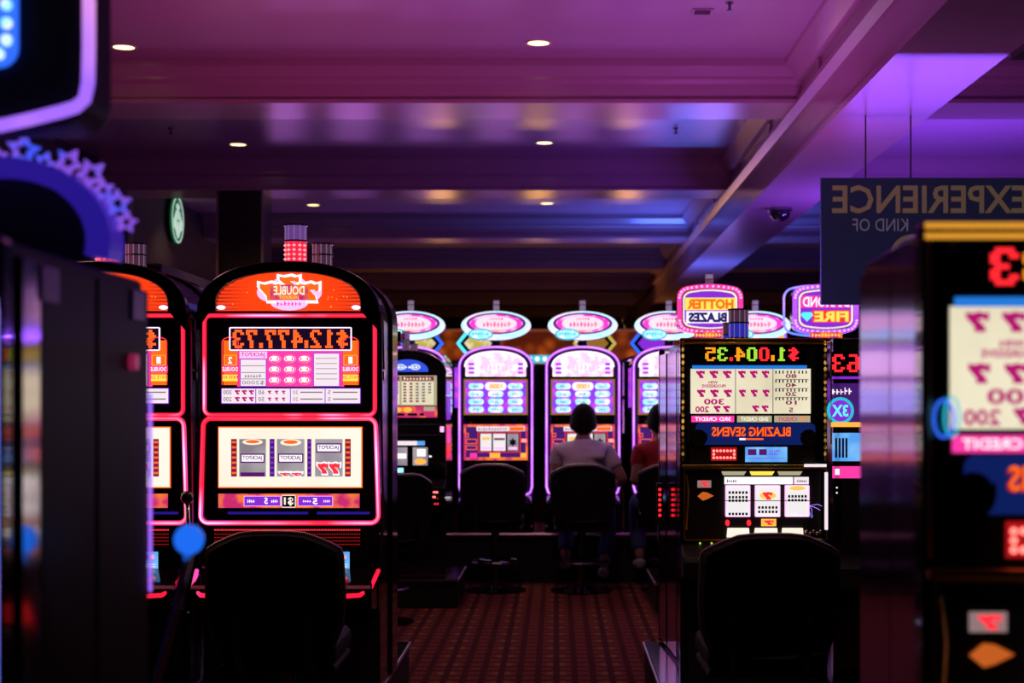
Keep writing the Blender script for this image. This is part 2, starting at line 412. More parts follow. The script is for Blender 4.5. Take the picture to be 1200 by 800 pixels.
class Art:
    """maps measurements taken on a machine's front to metres on that machine"""
    def __init__(s, cx, sc, root): s.cx = cx; s.s = sc; s.root = root
    def x(s, p): return (p-s.cx)/s.s
    def z(s, p): return EYE+(VY-p)/s.s
    def panel(s, name, p0, p1, q0, q1, y, material, parent=None, t=0.006, bevel=0.0):
        return MB().box(s.x(p0), s.x(p1), y, y+t, s.z(q1), s.z(q0)).build(name, material, parent or s.root, bevel=bevel)
    def text(s, name, body, p0, p1, q0, q1, y, material, parent=None, bold=0.0):
        return put_text(MB(), body, s.x(p0), s.x(p1), s.z(q1), s.z(q0), y, bold).build(name, material, parent or s.root)
    def frame(s, name, p0, p1, q0, q1, wd, y, material, parent=None, t=0.006, r=0.0):
        a = rrect(s.x(p0), s.x(p1), s.z(q1), s.z(q0), max(r, 0.001)+wd, 3); b = rrect(s.x(p0)+wd, s.x(p1)-wd, s.z(q1)+wd, s.z(q0)-wd, max(r, 0.001), 3)
        return MB().ring(a, b, y, y+t).build(name, material, parent or s.root)
def tower(root, stages, x, y, z, r, cap=True):
    """signal lamp on a machine's roof: stacked lenses with black collars"""
    t = MB().lathe([(r*1.05, 0), (r*1.05, 0.008)], (x, y, z)).build('signal_lamp', 'dark_chrome', root)
    zz = z+0.008
    for h, mt in stages:
        o = MB().lathe([(r*0.96, 0), (r, 0.004), (r, h-0.004), (r*0.96, h)], (x, y, zz), 18).build('lens', mt, t, smooth=False)
        zz += h
        MB().lathe([(r*1.08, 0), (r*1.08, 0.006)], (x, y, zz), 18).build('collar', 'dark_chrome', t); zz += 0.006
    for k in range(5):
        a = -PI/2 + (k-2)*0.55
        MB().box(x+r*1.02*math.cos(a)-0.0015, x+r*1.02*math.cos(a)+0.0015, y+r*1.02*math.sin(a)-0.0015, y+r*1.02*math.sin(a)+0.0015, z, zz).build('rib', 'tower_grey', t)
    return t
def at(px, d): return (px-VX)/(F/d)
# ---------------------------------------------------------------- the room
ZC = EYE+2.20      # coffer ceiling
ZB = EYE+1.93      # underside of the cross beams
ZS = EYE+1.60      # underside of the long soffit
struct(MB().box(-4.1, 6.2, -3, 40, -0.1, 0).build('floor', 'carpet'), 'dark red carpet with rows of small brown diamonds along the aisle', 'floor')
struct(MB().box(-4.3, 6.4, -3, 40, ZC, ZC+0.1).build('ceiling', 'ceiling_paint'), 'pale coffered ceiling washed with purple and magenta light', 'ceiling')
wl = struct(MB().box(-4.3, -4.1, -3, 40, 0, ZC).build('wall_left', 'dark_wall'), 'dark wall on the left behind the round green sign', 'wall')
struct(MB().box(6.2, 6.4, -3, 40, 0, ZC).build('wall_right', 'dark_wall'), 'dark wall on the far right behind the hanging banner', 'wall')
struct(MB().box(-4.3, 6.4, 40, 40.2, 0, ZC).build('wall_back', 'dark_wall'), 'dark brown wall at the far end of the hall', 'wall')
struct(MB().box(-4.3, 6.4, -3.2, -3, 0, ZC).build('wall_front', 'dark_wall'), 'dark wall behind the viewer', 'wall')
MB().box(-4.1, -3.75, 14.6, 28, 2.30, 2.72).build('bulkhead', 'grey_wall', wl, bevel=0.01)
MB().box(-4.1, -4.02, 14.4, 14.6, 0, ZC).build('pilaster', 'grey_wall', wl)
def beam_profile(y0):
    z = ZB
    return [(y0-.10, ZC), (y0-.10, z+.22), (y0-.05, z+.165), (y0-.05, z+.145), (y0, z+.125), (y0, z+.030), (y0-.02, z+.024), (y0-.02, z),
            (y0+.54, z), (y0+.54, z+.024), (y0+.52, z+.030), (y0+.52, z+.125), (y0+.57, z+.145), (y0+.57, z+.165), (y0+.62, z+.22), (y0+.62, ZC)]
ORD = ['nearest', 'second', 'third', 'fourth', 'fifth', 'sixth', 'seventh']
for k in range(-2, 7):
    y0 = 9.85+4.0*k
    nm = ORD[k] if k >= 0 else ('unseen nearer' if k == -1 else 'unseen nearmost')
    struct(MB().prism_x(beam_profile(y0), -4.1, 1.57).build('ceiling_beam', 'beam_paint'), f'{nm} moulded cross beam over the main aisle', 'beam')
    struct(MB().prism_x(beam_profile(y0), 2.05, 6.2).build('ceiling_beam', 'beam_paint'), f'{nm} moulded cross beam right of the long soffit', 'beam')
sof = MB().prism([(1.45, ZC), (1.45, ZC-.04), (1.53, ZC-.13), (1.57, ZC-.14), (1.57, ZB+.04), (1.535, ZB+.03), (1.52, ZB-.02), (1.57, ZB-.05), (1.57, ZS+.045), (1.55, ZS+.035), (1.55, ZS),
                  (2.07, ZS), (2.07, ZS+.035), (2.05, ZS+.045), (2.05, ZC-.14), (2.12, ZC-.04), (2.12, ZC)], -3, 36).build('soffit', 'beam_paint')
struct(sof, 'deep moulded soffit running down the hall on the right', 'soffit')
for k in range(0, 6):
    for dy in (-0.75, 1.35):
        y0 = 9.85+4.0*k+dy
        MB().box(1.552, 1.572, y0, y0+0.10, ZB+.045, ZC-.145).build('pilaster_strip', 'beam_paint', sof)
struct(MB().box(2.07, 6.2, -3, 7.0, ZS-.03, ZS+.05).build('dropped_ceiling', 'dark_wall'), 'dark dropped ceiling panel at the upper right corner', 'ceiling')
# pillar below the second beam
pil = thing('pillar', 'square dark wooden pillar with pale corner trim behind the red machine', 'pillar', (at(281, 13.9), 14.05, 0)); pil['kind'] = 'structure'
MB().box(-0.205, 0.205, -0.15, 0.30, 0, ZB).build('shaft', 'pillar_wood', pil)
for sx in (-1, 1): MB().box(sx*0.203-0.010, sx*0.203+0.010, -0.160, -0.13, 0, ZB).build('corner_trim', 'pillar_edge', pil)
# recessed downlights
def downlight(px, py, label, watts=18, r=0.085, xd=None):
    d = F*2.2/(VY-py) if not xd else xd[1]; x = (px-VX)*d/F if not xd else xd[0]
    t = thing('downlight', label, 'ceiling light', (x, d, ZC), 0, 'recessed downlights')
    MB().ring(ell(0, 0, r, r, 20), ell(0, 0, r*0.78, r*0.78, 20), -0.012, 0.004).build('trim_ring', 'downlight_trim', t).rotation_euler = (-PI/2, 0, 0)
    MB().lathe([(r*0.78, 0), (r*0.78, -0.003)], (0, 0, 0.0), 20).build('lens', 'downlight_glow', t)
    l = bpy.data.lights.new('downlight_lamp', 'SPOT'); l.energy = watts; l.color = (1.0, 0.66, 0.36); l.spot_size = math.radians(112); l.spot_blend = 0.7; l.shadow_soft_size = 0.06
    lo = bpy.data.objects.new('downlight_lamp', l); COL.objects.link(lo); lo.parent = t; lo.location = (0, 0, -0.03)
for i, (px, py) in enumerate([(631, 50), (638, 167), (641, 238), (644, 281), (646.5, 309), (648.5, 334), (650, 352)]):
    downlight(px, py, f'round warm downlight, {ORD[i]} in the line above the centre aisle', 34 if i < 2 else 18)
for i, (px, py) in enumerate([(145, 55), (279, 169), (367, 240), (418, 282), (447, 309), (487, 335)]):
    downlight(px, py, f'round warm downlight, {ORD[i]} in the line left of the centre aisle')
downlight(237, 226, 'small warm downlight close to the round green sign', 14, 0.06)
downlight(337, 224, 'small warm downlight right of the dark pillar top', 14, 0.06)
downlight(721, 362, 'small distant downlight above the third oval topper', 14)
for xd, nm in (((-0.1, 5.6), 'just above the view over the two padded chairs'), ((-0.1, 1.9), 'over the viewer in the centre aisle'), ((-2.67, 5.6), 'just above the view on the left'), ((1.25, 4.6), 'just above the view near the soffit')):
    downlight(0, 0, f'round warm downlight {nm}', 6 if xd[1] < 3 else 20, xd=xd)
# ceiling fittings
def sprinkler(px, py, label):
    d = F*2.2/(VY-py); t = thing('sprinkler', label, 'sprinkler', ((px-VX)*d/F, d, ZC), 0, 'ceiling sprinklers')
    MB().lathe([(0.022, 0), (0.022, -0.006), (0.008, -0.008), (0.008, -0.038)], (0, 0, 0), 12).build('stem', 'dark_chrome', t)
    MB().lathe([(0.020, -0.046), (0.020, -0.043), (0.006, -0.038)], (0, 0, 0), 12).build('deflector', 'dark_chrome', t)
sprinkler(792, 150, 'small ceiling sprinkler between the first two beams near the soffit')
sprinkler(855, 3, 'small ceiling sprinkler at the top edge of the photo')
sprinkler(200, 150, 'small ceiling sprinkler on the left above the round green sign')
d = F*2.2/(VY-13); t = thing('ceiling_plate', 'small square access plate on the ceiling near the top edge', 'ceiling plate', ((823-VX)*d/F, d, ZC))
MB().box(-0.06, 0.06, -0.06, 0.06, -0.008, 0).build('plate', 'ceiling_paint', t, bevel=0.003)
for k in range(4): MB().box(-0.045, 0.045, -0.045+0.024*k, -0.037+0.024*k, -0.011, -0.008).build('slot', 'dark_wall', t)
t = thing('dome_camera', 'black security camera dome under the soffit', 'camera', (1.82, 12.5, ZS))
MB().lathe([(0.098, 0), (0.098, -0.022), (0.088, -0.03)], (0, 0, 0), 24).build('housing', 'steel', t)
MB().lathe([(0.086, -0.03), (0.083, -0.055), (0.066, -0.085), (0.035, -0.104), (0.004, -0.11)], (0, 0, 0), 24).build('dome', 'dome_black', t, smooth=True)
# added uplights, out of sight behind the machine banks, that tint the ceiling
for (x, y, z, sx, sy, c, wt, tx, ty, where) in ADDED_UPLIGHTS:
    t = thing('added_uplight', f'added unseen black uplight trough {where}', 'uplight', (x, y, z))
    MB().box(-sx/2-0.02, sx/2+0.02, -sy/2-0.02, sy/2+0.02, -0.06, -0.045).box(-sx/2-0.02, sx/2+0.02, -sy/2-0.02, -sy/2-0.01, -0.06, -0.01).box(-sx/2-0.02, sx/2+0.02, sy/2+0.01, sy/2+0.02, -0.06, -0.01).build('trough', 'black_matte', t)
    if 'stand' in where:
        MB().lathe([(0.14, 0), (0.14, 0.015), (0.02, 0.03), (0.015, 0.05), (0.015, z-0.06)], (0, 0, -z), 12).build('stand_pole', 'black_matte', t)
    l = bpy.data.lights.new('added_uplight_lamp', 'AREA'); l.shape = 'RECTANGLE'; l.size = sx; l.size_y = sy; l.energy = wt; l.color = c
    lo = bpy.data.objects.new('added_uplight_lamp', l); COL.objects.link(lo); lo.parent = t; lo.rotation_euler = (PI+math.radians(tx), math.radians(ty), 0)
# hanging banner
dS = 8.5; sS = F/dS
t = thing('hanging_banner', 'dark blue hanging banner with mirrored EXPERIENCE lettering on the right', 'sign', (at(962, dS), dS, 0))
A = Art(962, sS, t)
MB().box(0, 1.55, 0, 0.03, A.z(357), A.z(208)).build('board', 'banner', t, bevel=0.004)
A.text('lettering', 'EXPERIENCE', 975, 1203, 217, 250, -0.003, 'banner_gold', bold=0.018)
A.text('lettering', 'KIND OF', 999, 1064, 256, 271, -0.003, 'banner_grey')
MB().ring(ell(A.x(1068), A.z(299), 0.115, 0.115), ell(A.x(1068), A.z(299), 0.085, 0.085), -0.004, 0.001).build('ring_emblem', 'banner_gold', t)
for xx, zz in ((0.25, ZS), (0.50, ZS), (1.35, ZC)): MB().tube([(xx, 0.015, A.z(209)), (xx, 0.015, zz)], 0.005, 6).build('rod', 'steel', t)
# round green sign on the left wall
t = thing('round_wall_sign', 'round green and white sign with crowned figure on the left wall', 'sign', (-4.1, 16.35, EYE+1.965), PI/2)
MB().prism(ell(0, 0, 0.25, 0.25, 40), -0.069, -0.045).build('disc', 'logo_green', t, bevel=0.004)
MB().prism(ell(0, 0, 0.235, 0.235, 40), -0.045, 0).build('backing', 'black_matte', t)
MB().ring(ell(0, 0, 0.245, 0.245, 40), ell(0, 0, 0.232, 0.232, 40), -0.076, -0.07).build('rim', 'logo_white', t)
fig = MB()
fig.prism(ell(0, 0.055, 0.046, 0.062, 20), -0.077, -0.070)                 # face
fig.prism([(-0.06, 0.118), (-0.065, 0.160), (-0.03, 0.135), (0, 0.180), (0.03, 0.135), (0.065, 0.160), (0.06, 0.118)], -0.077, -0.070)   # crown
fig.prism([(-0.035, -0.02), (0.035, -0.02), (0.06, -0.16), (0, -0.20), (-0.06, -0.16)], -0.077, -0.070)
for sx in (-1, 1):
    for k in range(3):
        a = 0.080+0.040*k
        fig.tube([(sx*a, -0.072, 0.09-0.045*k), (sx*(a+0.014), -0.072, 0.0), (sx*(a+0.002), -0.072, -0.09), (sx*(a-0.02), -0.072, -0.15+0.03*k)], 0.007, 6)
fig.build('figure', 'logo_white', t)
eyes = MB()
for sx in (-1, 1): eyes.prism(ell(sx*0.02, 0.065, 0.008, 0.005, 8), -0.080, -0.077)
eyes.prism(ell(0, 0.015, 0.014, 0.005, 8), -0.080, -0.077)
eyes.build('figure_lines', 'logo_green', t)
# far bar canopy with amber mosaic and wall lamps
dB = 24.0; sB = F/dB
t = thing('bar_canopy', 'amber mosaic bar canopy glowing far behind the oval toppers', 'canopy', (0, dB, 0))
A = Art(VX, sB, t)
MB().box(-3.6, 3.6, 0, 0.5, A.z(424), A.z(388)).build('fascia', 'amber_mosaic', t, bevel=0.01)
for q in (387, 425): MB().box(-3.62, 3.62, -0.05, 0.5, A.z(q)-0.02, A.z(q)+0.02).build('moulding', 'beam_paint', t)
for x in (-3.4, -0.60, 1.75, 3.4): MB().box(x-0.12, x+0.12, 0.1, 0.4, 0, A.z(424)).build('post', 'pillar_wood', t)
MB().box(-3.4, 3.4, 0.45, 0.5, 0.9, 1.25).build('back_shelf', 'pillar_wood', t)
for px, py, nm in ((631, 459, 'between the first two oval topped machines'), (734, 458, 'right of the seated player'), (520, 455, 'behind the cream paytable machine')):
    x = (px-VX)/sB; z = EYE+(VY-py)/sB
    q = thing('wall_lamp', f'small orange lamp glowing far away {nm}', 'lamp', (x, dB-0.2, z))
    MB().ball((0, 0, 0), 0.06, sz=1.2).build('shade', 'sconce_glow', q, smooth=True)
    MB().tube([(0, 0, -0.05), (0, 0.1, -0.13), (0, 0.28, -0.12)], 0.012, 6).build('arm', 'gold', q)
    l = bpy.data.lights.new('lamp_bulb', 'POINT'); l.energy = 16; l.color = (1.0, 0.45, 0.12); l.shadow_soft_size = 0.2; l.specular_factor = 0.25
    lo = bpy.data.objects.new('lamp_bulb', l); COL.objects.link(lo); lo.parent = q; lo.location = (0, -0.25, 0.1)
# platforms under the machine banks
def platform(name_where, x0, x1, y0, y1, h=0.198, edge_x=None):
    t = thing('machine_platform', name_where, 'platform', ((x0+x1)/2, y0, 0))
    cx = (x0+x1)/2
    MB().box(x0-cx, x1-cx, 0, y1-y0, 0, h-0.012).build('plinth', 'black_matte', t)
    MB().box(x0-cx-0.004, x1-cx+0.004, -0.004, y1-y0+0.004, h-0.012, h).build('top_plate', 'platform_top', t, bevel=0.002)
    for xx in (x0-cx-0.004, x1-cx+0.004):
        MB().box(xx-0.006, xx+0.006, -0.006, y1-y0+0.006, h-0.016, h).build('edge_trim', 'platform_edge', t)
    MB().box(x0-cx, x1-cx, -0.012, -0.002, h-0.016, h).build('front_trim', 'steel', t)
    return t
platform('low black platform under the red arched machines', -3.3, -0.735, 5.85, 7.66)
platform('low black platform under the gold trimmed machine', 0.44, 2.9, 5.85, 7.66)
platform('low black platform under the cream paytable machine', -3.0, -0.67, 10.42, 11.25)
platform('low black platform under the machines with lit toppers', 0.66, 4.0, 10.2, 11.1)
# ---------------------------------------------------------------- red arched slot machine
def arched_machine(label, loc, digits, lever=False):
    R = thing('slot_machine', label, 'slot machine', loc, 0, 'red arched slot machines')
    A = Art(340, 285, R); X, Z = A.x, A.z
    hw = 0.366; zs = Z(374); zt = Z(309); zb = 0.2
    body = arch(-hw, hw, zb, zs, zt, 24, 0.86)
    MB().prism(body, 0.03, 0.66).build('cabinet', 'side_gloss', R, bevel=0.012)
    # rear shell ridge, a little larger, and side trims
    MB().ring(arch(-hw-0.012, hw+0.012, zb, zs, zt+0.012, 24, 0.86), arch(-hw+0.004, hw-0.004, zb+0.01, zs, zt-0.004, 24, 0.86), 0.40, 0.62).build('rear_shell', 'black_gloss', R, bevel=0.006)
    # face: arched black fascia with a hood lip
    MB().prism(arch(-hw, hw, 0.52, zs, zt, 24, 0.86), -0.01, 0.03).build('fascia', 'black_gloss', R, bevel=0.008)
    MB().ring(arch(-hw-0.006, hw+0.006, Z(366.4), zs+0.02, zt+0.006, 24, 0.86), arch(X(256), X(424), Z(365), Z(356), Z(320), 24, 0.9), -0.05, -0.008).build('hood', 'black_gloss', R, bevel=0.010)
    rim = [(x, -0.052, z) for x, z in arch(X(255.5), X(424.5), Z(366), Z(356), Z(319.5), 24, 0.9)[2:]]
    MB().tube(rim, 0.0022, 6).build('marquee_rim', 'lilac_plate', R)
    out = [(x, -0.048, z) for x, z in arch(-hw-0.004, hw+0.004, Z(372), zs+0.02, zt+0.004, 24, 0.86)[2:]]
    MB().tube(out, 0.003, 6).build('hood_trim', 'purple_metal', R)
    # marquee
    mq = MB().prism(arch(X(256), X(424), Z(366), Z(356), Z(320), 24, 0.9), -0.016, -0.010).build('marquee', 'orange_marquee', R)
    cl = MB()
    for cx, cz, rx, rz in ((340, 345, 30, 12), (318, 343, 16, 11), (362, 343, 16, 11), (340, 355, 22, 9), (340, 333, 20, 9)):
        cl.prism(ell(X(cx), Z(cz), rx/285, rz/285, 20), -0.019-0.0004*(cx % 7), -0.017)
    cl.build('logo_cloud', 'pink_lit', mq)
    s7 = MB(); s8 = MB()
    for a, b, c, d_ in ((304, 330, 331, 354), (327, 353, 323, 340), (350, 376, 331, 354)):
        s7.prism(seven_pts(X(a)-0.006, X(b)+0.006, Z(d_)-0.006, Z(c)+0.006), -0.0215, -0.0195)
        s8.prism(seven_pts(X(a)+0.006, X(b)-0.006, Z(d_)+0.006, Z(c)-0.006), -0.0232, -0.0216)
    s7.build('seven_outline', 'white_lit', mq); s8.build('seven_fill', 'orange_lit', mq)
    A.panel('title_plate', 318, 362, 334, 352, -0.0245, 'rust_print', mq, 0.0012)
    A.text('lettering', 'DOUBLE', 322, 358, 335.5, 346, -0.0256, 'cream_lit', mq, 0.02)
    A.text('lettering', 'JACKPOT', 328, 352, 347, 351.5, -0.0256, 'gold_ink', mq, 0.02)
    put_marks(MB(), X(325), X(355), Z(358.5), Z(353.5), -0.0225, 7, 2).build('print_marks', 'magenta_lit', mq)
    dots = MB(); rr = random.Random(3)
    for k in range(34):
        px = rr.uniform(272, 408); py = rr.uniform(338, 360)
        if 300 < px < 380: continue
        dots.prism(ell(X(px), Z(py), 0.0022, 0.0022, 6), -0.0185, -0.0165)
    dots.build('sparkles', 'amber_lit', mq)
    for px in (262, 419):
        MB().prism(ell(X(px), Z(361), 0.018, 0.009, 12), -0.053, -0.046).build('corner_lamp', 'neon_white_pink', R)
    # neon frames
    up = rrect(X(241), X(440), Z(486), Z(370), 0.026, 5); lowr = [(x*(1+0.035*(Z(490)-z)/0.43), z) for x, z in rrect(X(240), X(441), Z(612), Z(490), 0.032, 6)]
    MB().tube([(x, -0.022, z) for x, z in up], 0.0085, 8, True).build('neon_frame', 'neon_red', R, smooth=True)
    MB().tube([(x, -0.031, z) for x, z in up], 0.0034, 6, True).build('neon_core', 'neon_red_core', R, smooth=True)
    MB().tube([(x, -0.037, z) for x, z in lowr], 0.0038, 6, True).build('neon_core', 'neon_red_core', R, smooth=True)
    MB().tube([(x, -0.026, z) for x, z in lowr], 0.0095, 8, True).build('neon_frame', 'neon_red', R, smooth=True)
    # upper glass and its printing
    G = MB().prism(rrect(X(243), X(438), Z(484), Z(372), 0.02, 4), -0.016, -0.010).build('upper_glass', 'black_glass', R)
    y = -0.0185
    A.panel('pink_backdrop', 279, 404, 411, 453, y, 'magenta_lit', G, 0.002)
    A.frame('display_border', 270, 413, 383.5, 411, 0.0045, y-0.006, 'neon_white_pink', G, 0.006)
    dsp = A.panel('jackpot_display', 271, 412, 384, 410.5, y-0.002, 'display_dark', R, 0.003)
    led_digits(dsp, digits, X(274), X(408.5), Z(408), Z(386.5), y-0.0045, ['orange_digit']*len(digits))
    # left block
    b1 = A.panel('award_block', 283, 313, 421, 452.5, y-0.003, 'white_soft', G, 0.003)
    A.frame('block_border', 282.5, 313.5, 420.5, 453, 0.003, y-0.004, 'purple_lit', G, 0.003)
    A.panel('block_header', 282, 314, 412, 420, y-0.003, 'pink_lit', G, 0.003)
    A.text('lettering', 'JACKPOT', 284, 312, 413, 419, y-0.0045, 'magenta_ink', G, 0.01)
    ln = MB()
    for q in (428.5, 436.5, 444): put_rect(ln, X(284), X(312), Z(q+0.4), Z(q-0.4), y-0.0045)
    ln.build('rules', 'grey_ink', G)
    A.text('lettering', '$2000', 285, 311, 446, 451, y-0.0046, 'grey_ink', G)
    put_marks(MB(), X(288), X(308), Z(442.5), Z(438.5), y-0.0046, 6, 3).build('print_marks', 'grey_ink', G)
    b2 = A.panel('award_block', 369, 398, 414, 452.5, y-0.003, 'white_soft', G, 0.003)
    A.frame('block_border', 368, 399.5, 413.5, 453, 0.003, y-0.004, 'purple_lit', G, 0.003)
    ln = MB()
    for q in (420, 426, 432, 438, 444): put_rect(ln, X(371), X(396), Z(q+0.35), Z(q-0.35), y-0.0045)
    ln.build('rules', 'grey_ink', G)
    # nine ovals
    for i, cx in enumerate((322.5, 340, 357.5)):
        for j, cz in enumerate((420.5, 433, 445.5)):
            o = MB().prism(ell(X(cx), Z(cz), 0.0265, 0.0175, 20), y-0.003, y).build('oval_symbol', 'white_lit', G)
            MB().ring(ell(X(cx), Z(cz), 0.0262, 0.0172, 20), ell(X(cx), Z(cz), 0.021, 0.0125, 20), y-0.0040, y-0.0031).build('oval_ring', 'magenta_lit', G)
            q = MB()
            for dx in (-0.013, 0.013): put_rect(q, X(cx)+dx-0.0025, X(cx)+dx+0.0025, Z(cz)-0.006, Z(cz)+0.006, y-0.0042)
            put_rect(q, X(cx)-0.010, X(cx)+0.010, Z(cz)-0.0115, Z(cz)-0.008, y-0.0042)
            q.build('oval_print', 'red_lit', G)
    # side columns
    for a, b, n_ in ((262, 280, '2'), (402, 421, '1')):
        A.panel('side_column', a+1, b-1, 399, 451, y-0.001, 'orange_lit', G, 0.002)
        cc = (a+b)/2
        arc = [(X(cc)+math.copysign(1, t_)*0.0+0.033*math.cos(t_), y-0.004, Z(401)+0.020*math.sin(t_)) for t_ in [PI*k/10 for k in range(11)]]
        MB().tube([(X(cc)+0.033, y-0.004, Z(451))]+arc+[(X(cc)-0.033, y-0.004, Z(451))], 0.0022, 5).build('column_outline', 'red_lit', G)
        A.frame('number_box', a+1.5, b-1.5, 416, 428, 0.002, y-0.003, 'amber_lit', G, 0.002)
        A.text('lettering', n_, cc-2.4, cc+2.4, 418, 426, y-0.0035, 'white_lit', G, 0.03)
        A.panel('column_plate', a-1, b+1, 428.5, 436.5, y-0.003, 'magenta_lit', G, 0.002)
        A.text('lettering', 'DOUBLE', a, b, 430, 435, y-0.0055, 'cream_lit', G, 0.03)
        A.panel('column_plate', a-0.5, b+0.5, 439, 446.5, y-0.003, 'yellow_lit', G, 0.002)
        A.text('lettering', 'PAYS 4X' if n_ == '2' else 'PAYS 2X', a, b, 440, 444, y-0.0055, 'rust_print', G, 0.02)
    # pay strip
    A.panel('pay_strip', 261, 423, 455, 472.5, y-0.003, 'white_soft', G, 0.003)
    A.frame('strip_border', 260.5, 423.5, 454.5, 473, 0.0028, y-0.004, 'purple_lit', G, 0.003)
    q = MB()
    for px in (301, 341.5, 382): put_rect(q, X(px-0.5), X(px+0.5), Z(472), Z(455.5), y-0.0046)
    q.build('rules', 'purple_lit', G)
    q = MB()
    for r_ in (459.5, 467.5):
        for k in range(3):
            q_ = 276.5+8.2*k; put_flat(q, seven_pts(X(q_), X(q_+6), Z(r_+2.6), Z(r_-2.6)), y-0.0046)
        for k in range(3):
            q_ = 315+8.2*k; put_flat(q, seven_pts(X(q_), X(q_+4.2), Z(r_+2), Z(r_-2)), y-0.0046)
    q.build('seven_symbols', 'magenta_ink', G)
    q = MB()
    for r_, s1, s2 in ((459.5, '300', '60'), (467.5, '200', '50')):
        put_text(q, s1, X(263), X(273), Z(r_+2.6), Z(r_-2.6), y-0.0046, 0.01); put_text(q, s2, X(304), X(311), Z(r_+2.6), Z(r_-2.6), y-0.0046, 0.01)
        put_text(q, '20', X(344.5), X(350.5), Z(r_+2.2), Z(r_-2.2), y-0.0046); put_text(q, '5', X(385), X(388.5), Z(r_+2.2), Z(r_-2.2), y-0.0046)
        for a, b in ((353, 379), (391, 420)): put_rect(q, X(a), X(b), Z(r_+0.7), Z(r_-0.7), y-0.0046)
    q.build('lettering', 'grey_ink', G)
    # lower glass: cream mask with three reels
    L = MB().prism([(x*(1+0.03*(Z(490)-z)/0.43), z) for x, z in rrect(X(243), X(438), Z(609), Z(493), 0.026, 4)], -0.016, -0.010).build('lower_glass', 'black_glass', R)
    A.panel('mask_glow', 256.6, 425.4, 499.6, 571.4, y+0.0005, 'orange_lit', L, 0.002)
    mk = [('x', 258, 424, 501, 514), ('x', 258, 424, 558, 570), ('x', 258, 272, 514, 558), ('x', 279, 281.5, 514, 558), ('x', 313, 317, 514, 558), ('x', 323, 325.5, 514, 558), ('x', 358, 361, 514, 558), ('x', 366, 370, 514, 558), ('x', 402.5, 405, 514, 558), ('x', 412, 424, 514, 558)]
    m_ = MB()
    for _, a, b, c, d_ in mk: m_.box(X(a), X(b), y-0.006, y-0.0005, Z(d_), Z(c))
    m_.build('reel_mask', 'cream_lit', L)
    for a, b in ((272, 279), (317, 323), (361, 366), (405, 412)):
        fs = A.panel('film_strip', a, b, 514, 558, y-0.002, 'purple_dim' if a in (317, 361) else 'maroon_ink', L, 0.002)
        q = MB()
        for k in range(7): put_rect(q, X(a+1), X(b-1), Z(519+6*k), Z(516.5+6*k), y-0.0027)
        q.build('film_cells', 'purple_lit' if a in (317, 361) else 'orange_lit', L)
    def reel(a, b, items):
        n = 10; vs = []; fs = []
        for k in range(n+1):
            t_ = -1+2*k/n; zc = (Z(514)+Z(558))/2; hh = (Z(514)-Z(558))/2
            yy = y-0.0025+0.0*t_
            vs += [(X(a), yy, zc+hh*t_), (X(b), yy, zc+hh*t_)]
        for k in range(n): fs.append((2*k, 2*k+1, 2*k+3, 2*k+2))
        MB().add(vs, fs).build('reel', 'grey_reel', L)
        for kind, q0, q1 in items:
            if kind == 'bar':
                A.panel('bar_symbol', a+1.5, b-1.5, q0, q1, y-0.0036, 'purple_ink', L, 0.0008)
                A.panel('bar_plate', a+3, b-3, q0+1.6, q1-1.6, y-0.0042, 'white_lit', L, 0.0006)
                A.text('lettering', 'JACKPOT', a+4, b-4, q0+2.4, q1-2.4, y-0.0046, 'purple_ink', L, 0.02)
            elif kind == 'cap':
                A.panel('bar_symbol', a+1.5, b-1.5, q0, q1, y-0.0036, 'purple_ink', L, 0.0008)
            elif kind == 'disc':
                MB().prism(ell((X(a)+X(b))/2, Z((q0+q1)/2), (b-a)*0.38/285, (q1-q0)/2/285, 18), y-0.0040, y-0.0030).build('disc_symbol', 'cream_lit', L)
                MB().prism(ell((X(a)+X(b))/2, Z((q0+q1)/2-0.5), (b-a)*0.26/285, (q1-q0)*0.28/285, 18), y-0.0046, y-0.0041).build('disc_mark', 'orange_lit', L)
            elif kind == '7s':
                w_ = (b-a-6)/2
                for k in range(2):
                    p0 = a+3+k*w_
                    MB().prism(seven_pts(X(p0-1.5), X(p0+w_+1.5), Z(q1+1.5), Z(q0-1.5)), y-0.0042, y-0.0030).build('seven_halo', 'white_lit', L)
                    MB().prism(seven_pts(X(p0+0.4), X(p0+w_-0.4), Z(q1-0.4), Z(q0+0.4)), y-0.0050, y-0.0043).build('seven_symbol', 'red_lit', L)
    reel(281.5, 313, [('disc', 514.3, 521), ('bar', 531, 542), ('cap', 553, 558)])
    reel(325.5, 358, [('disc', 514.3, 522), ('bar', 531, 542), ('7s', 553, 557.6)])
    reel(370, 402.5, [('bar', 519, 530), ('7s', 542, 555)])
    # info bar
    A.panel('info_bar', 257, 422, 578, 594.5, y-0.002, 'rust_print', L, 0.003)
    for a, b in ((287, 330), (350, 391)):
        A.panel('info_box', a, b, 580.5, 592.5, y-0.004, 'purple_lit', L, 0.002); A.frame('info_border', a, b, 580.5, 592.5, 0.002, y-0.0052, 'pink_lit', L, 0.003)
    A.panel('price_box', 331, 347.5, 579.5, 594, y-0.004, 'dark_ink', L, 0.002); A.frame('info_border', 331, 347.5, 579.5, 594, 0.0025, y-0.0052, 'white_lit', L, 0.003)
    A.text('lettering', '$1', 334, 345, 582, 592, y-0.0056, 'cream_lit', L, 0.03)
    q = MB()
    for bd, a, b, c, d_ in (('', 319, 327, 584.5, 588.5), ('5', 311, 315, 582.5, 590), ('', 291, 300, 584.5, 588.5), ('', 380, 388, 585, 588), ('5', 367.5, 373, 583, 590.5), ('', 356, 366, 585, 588)):
        if bd: put_text(q, bd, X(a), X(b), Z(d_), Z(c), y-0.0056, 0.03)
        else: put_marks(q, X(a), X(b), Z(d_), Z(c), y-0.0056, 4, int(a))
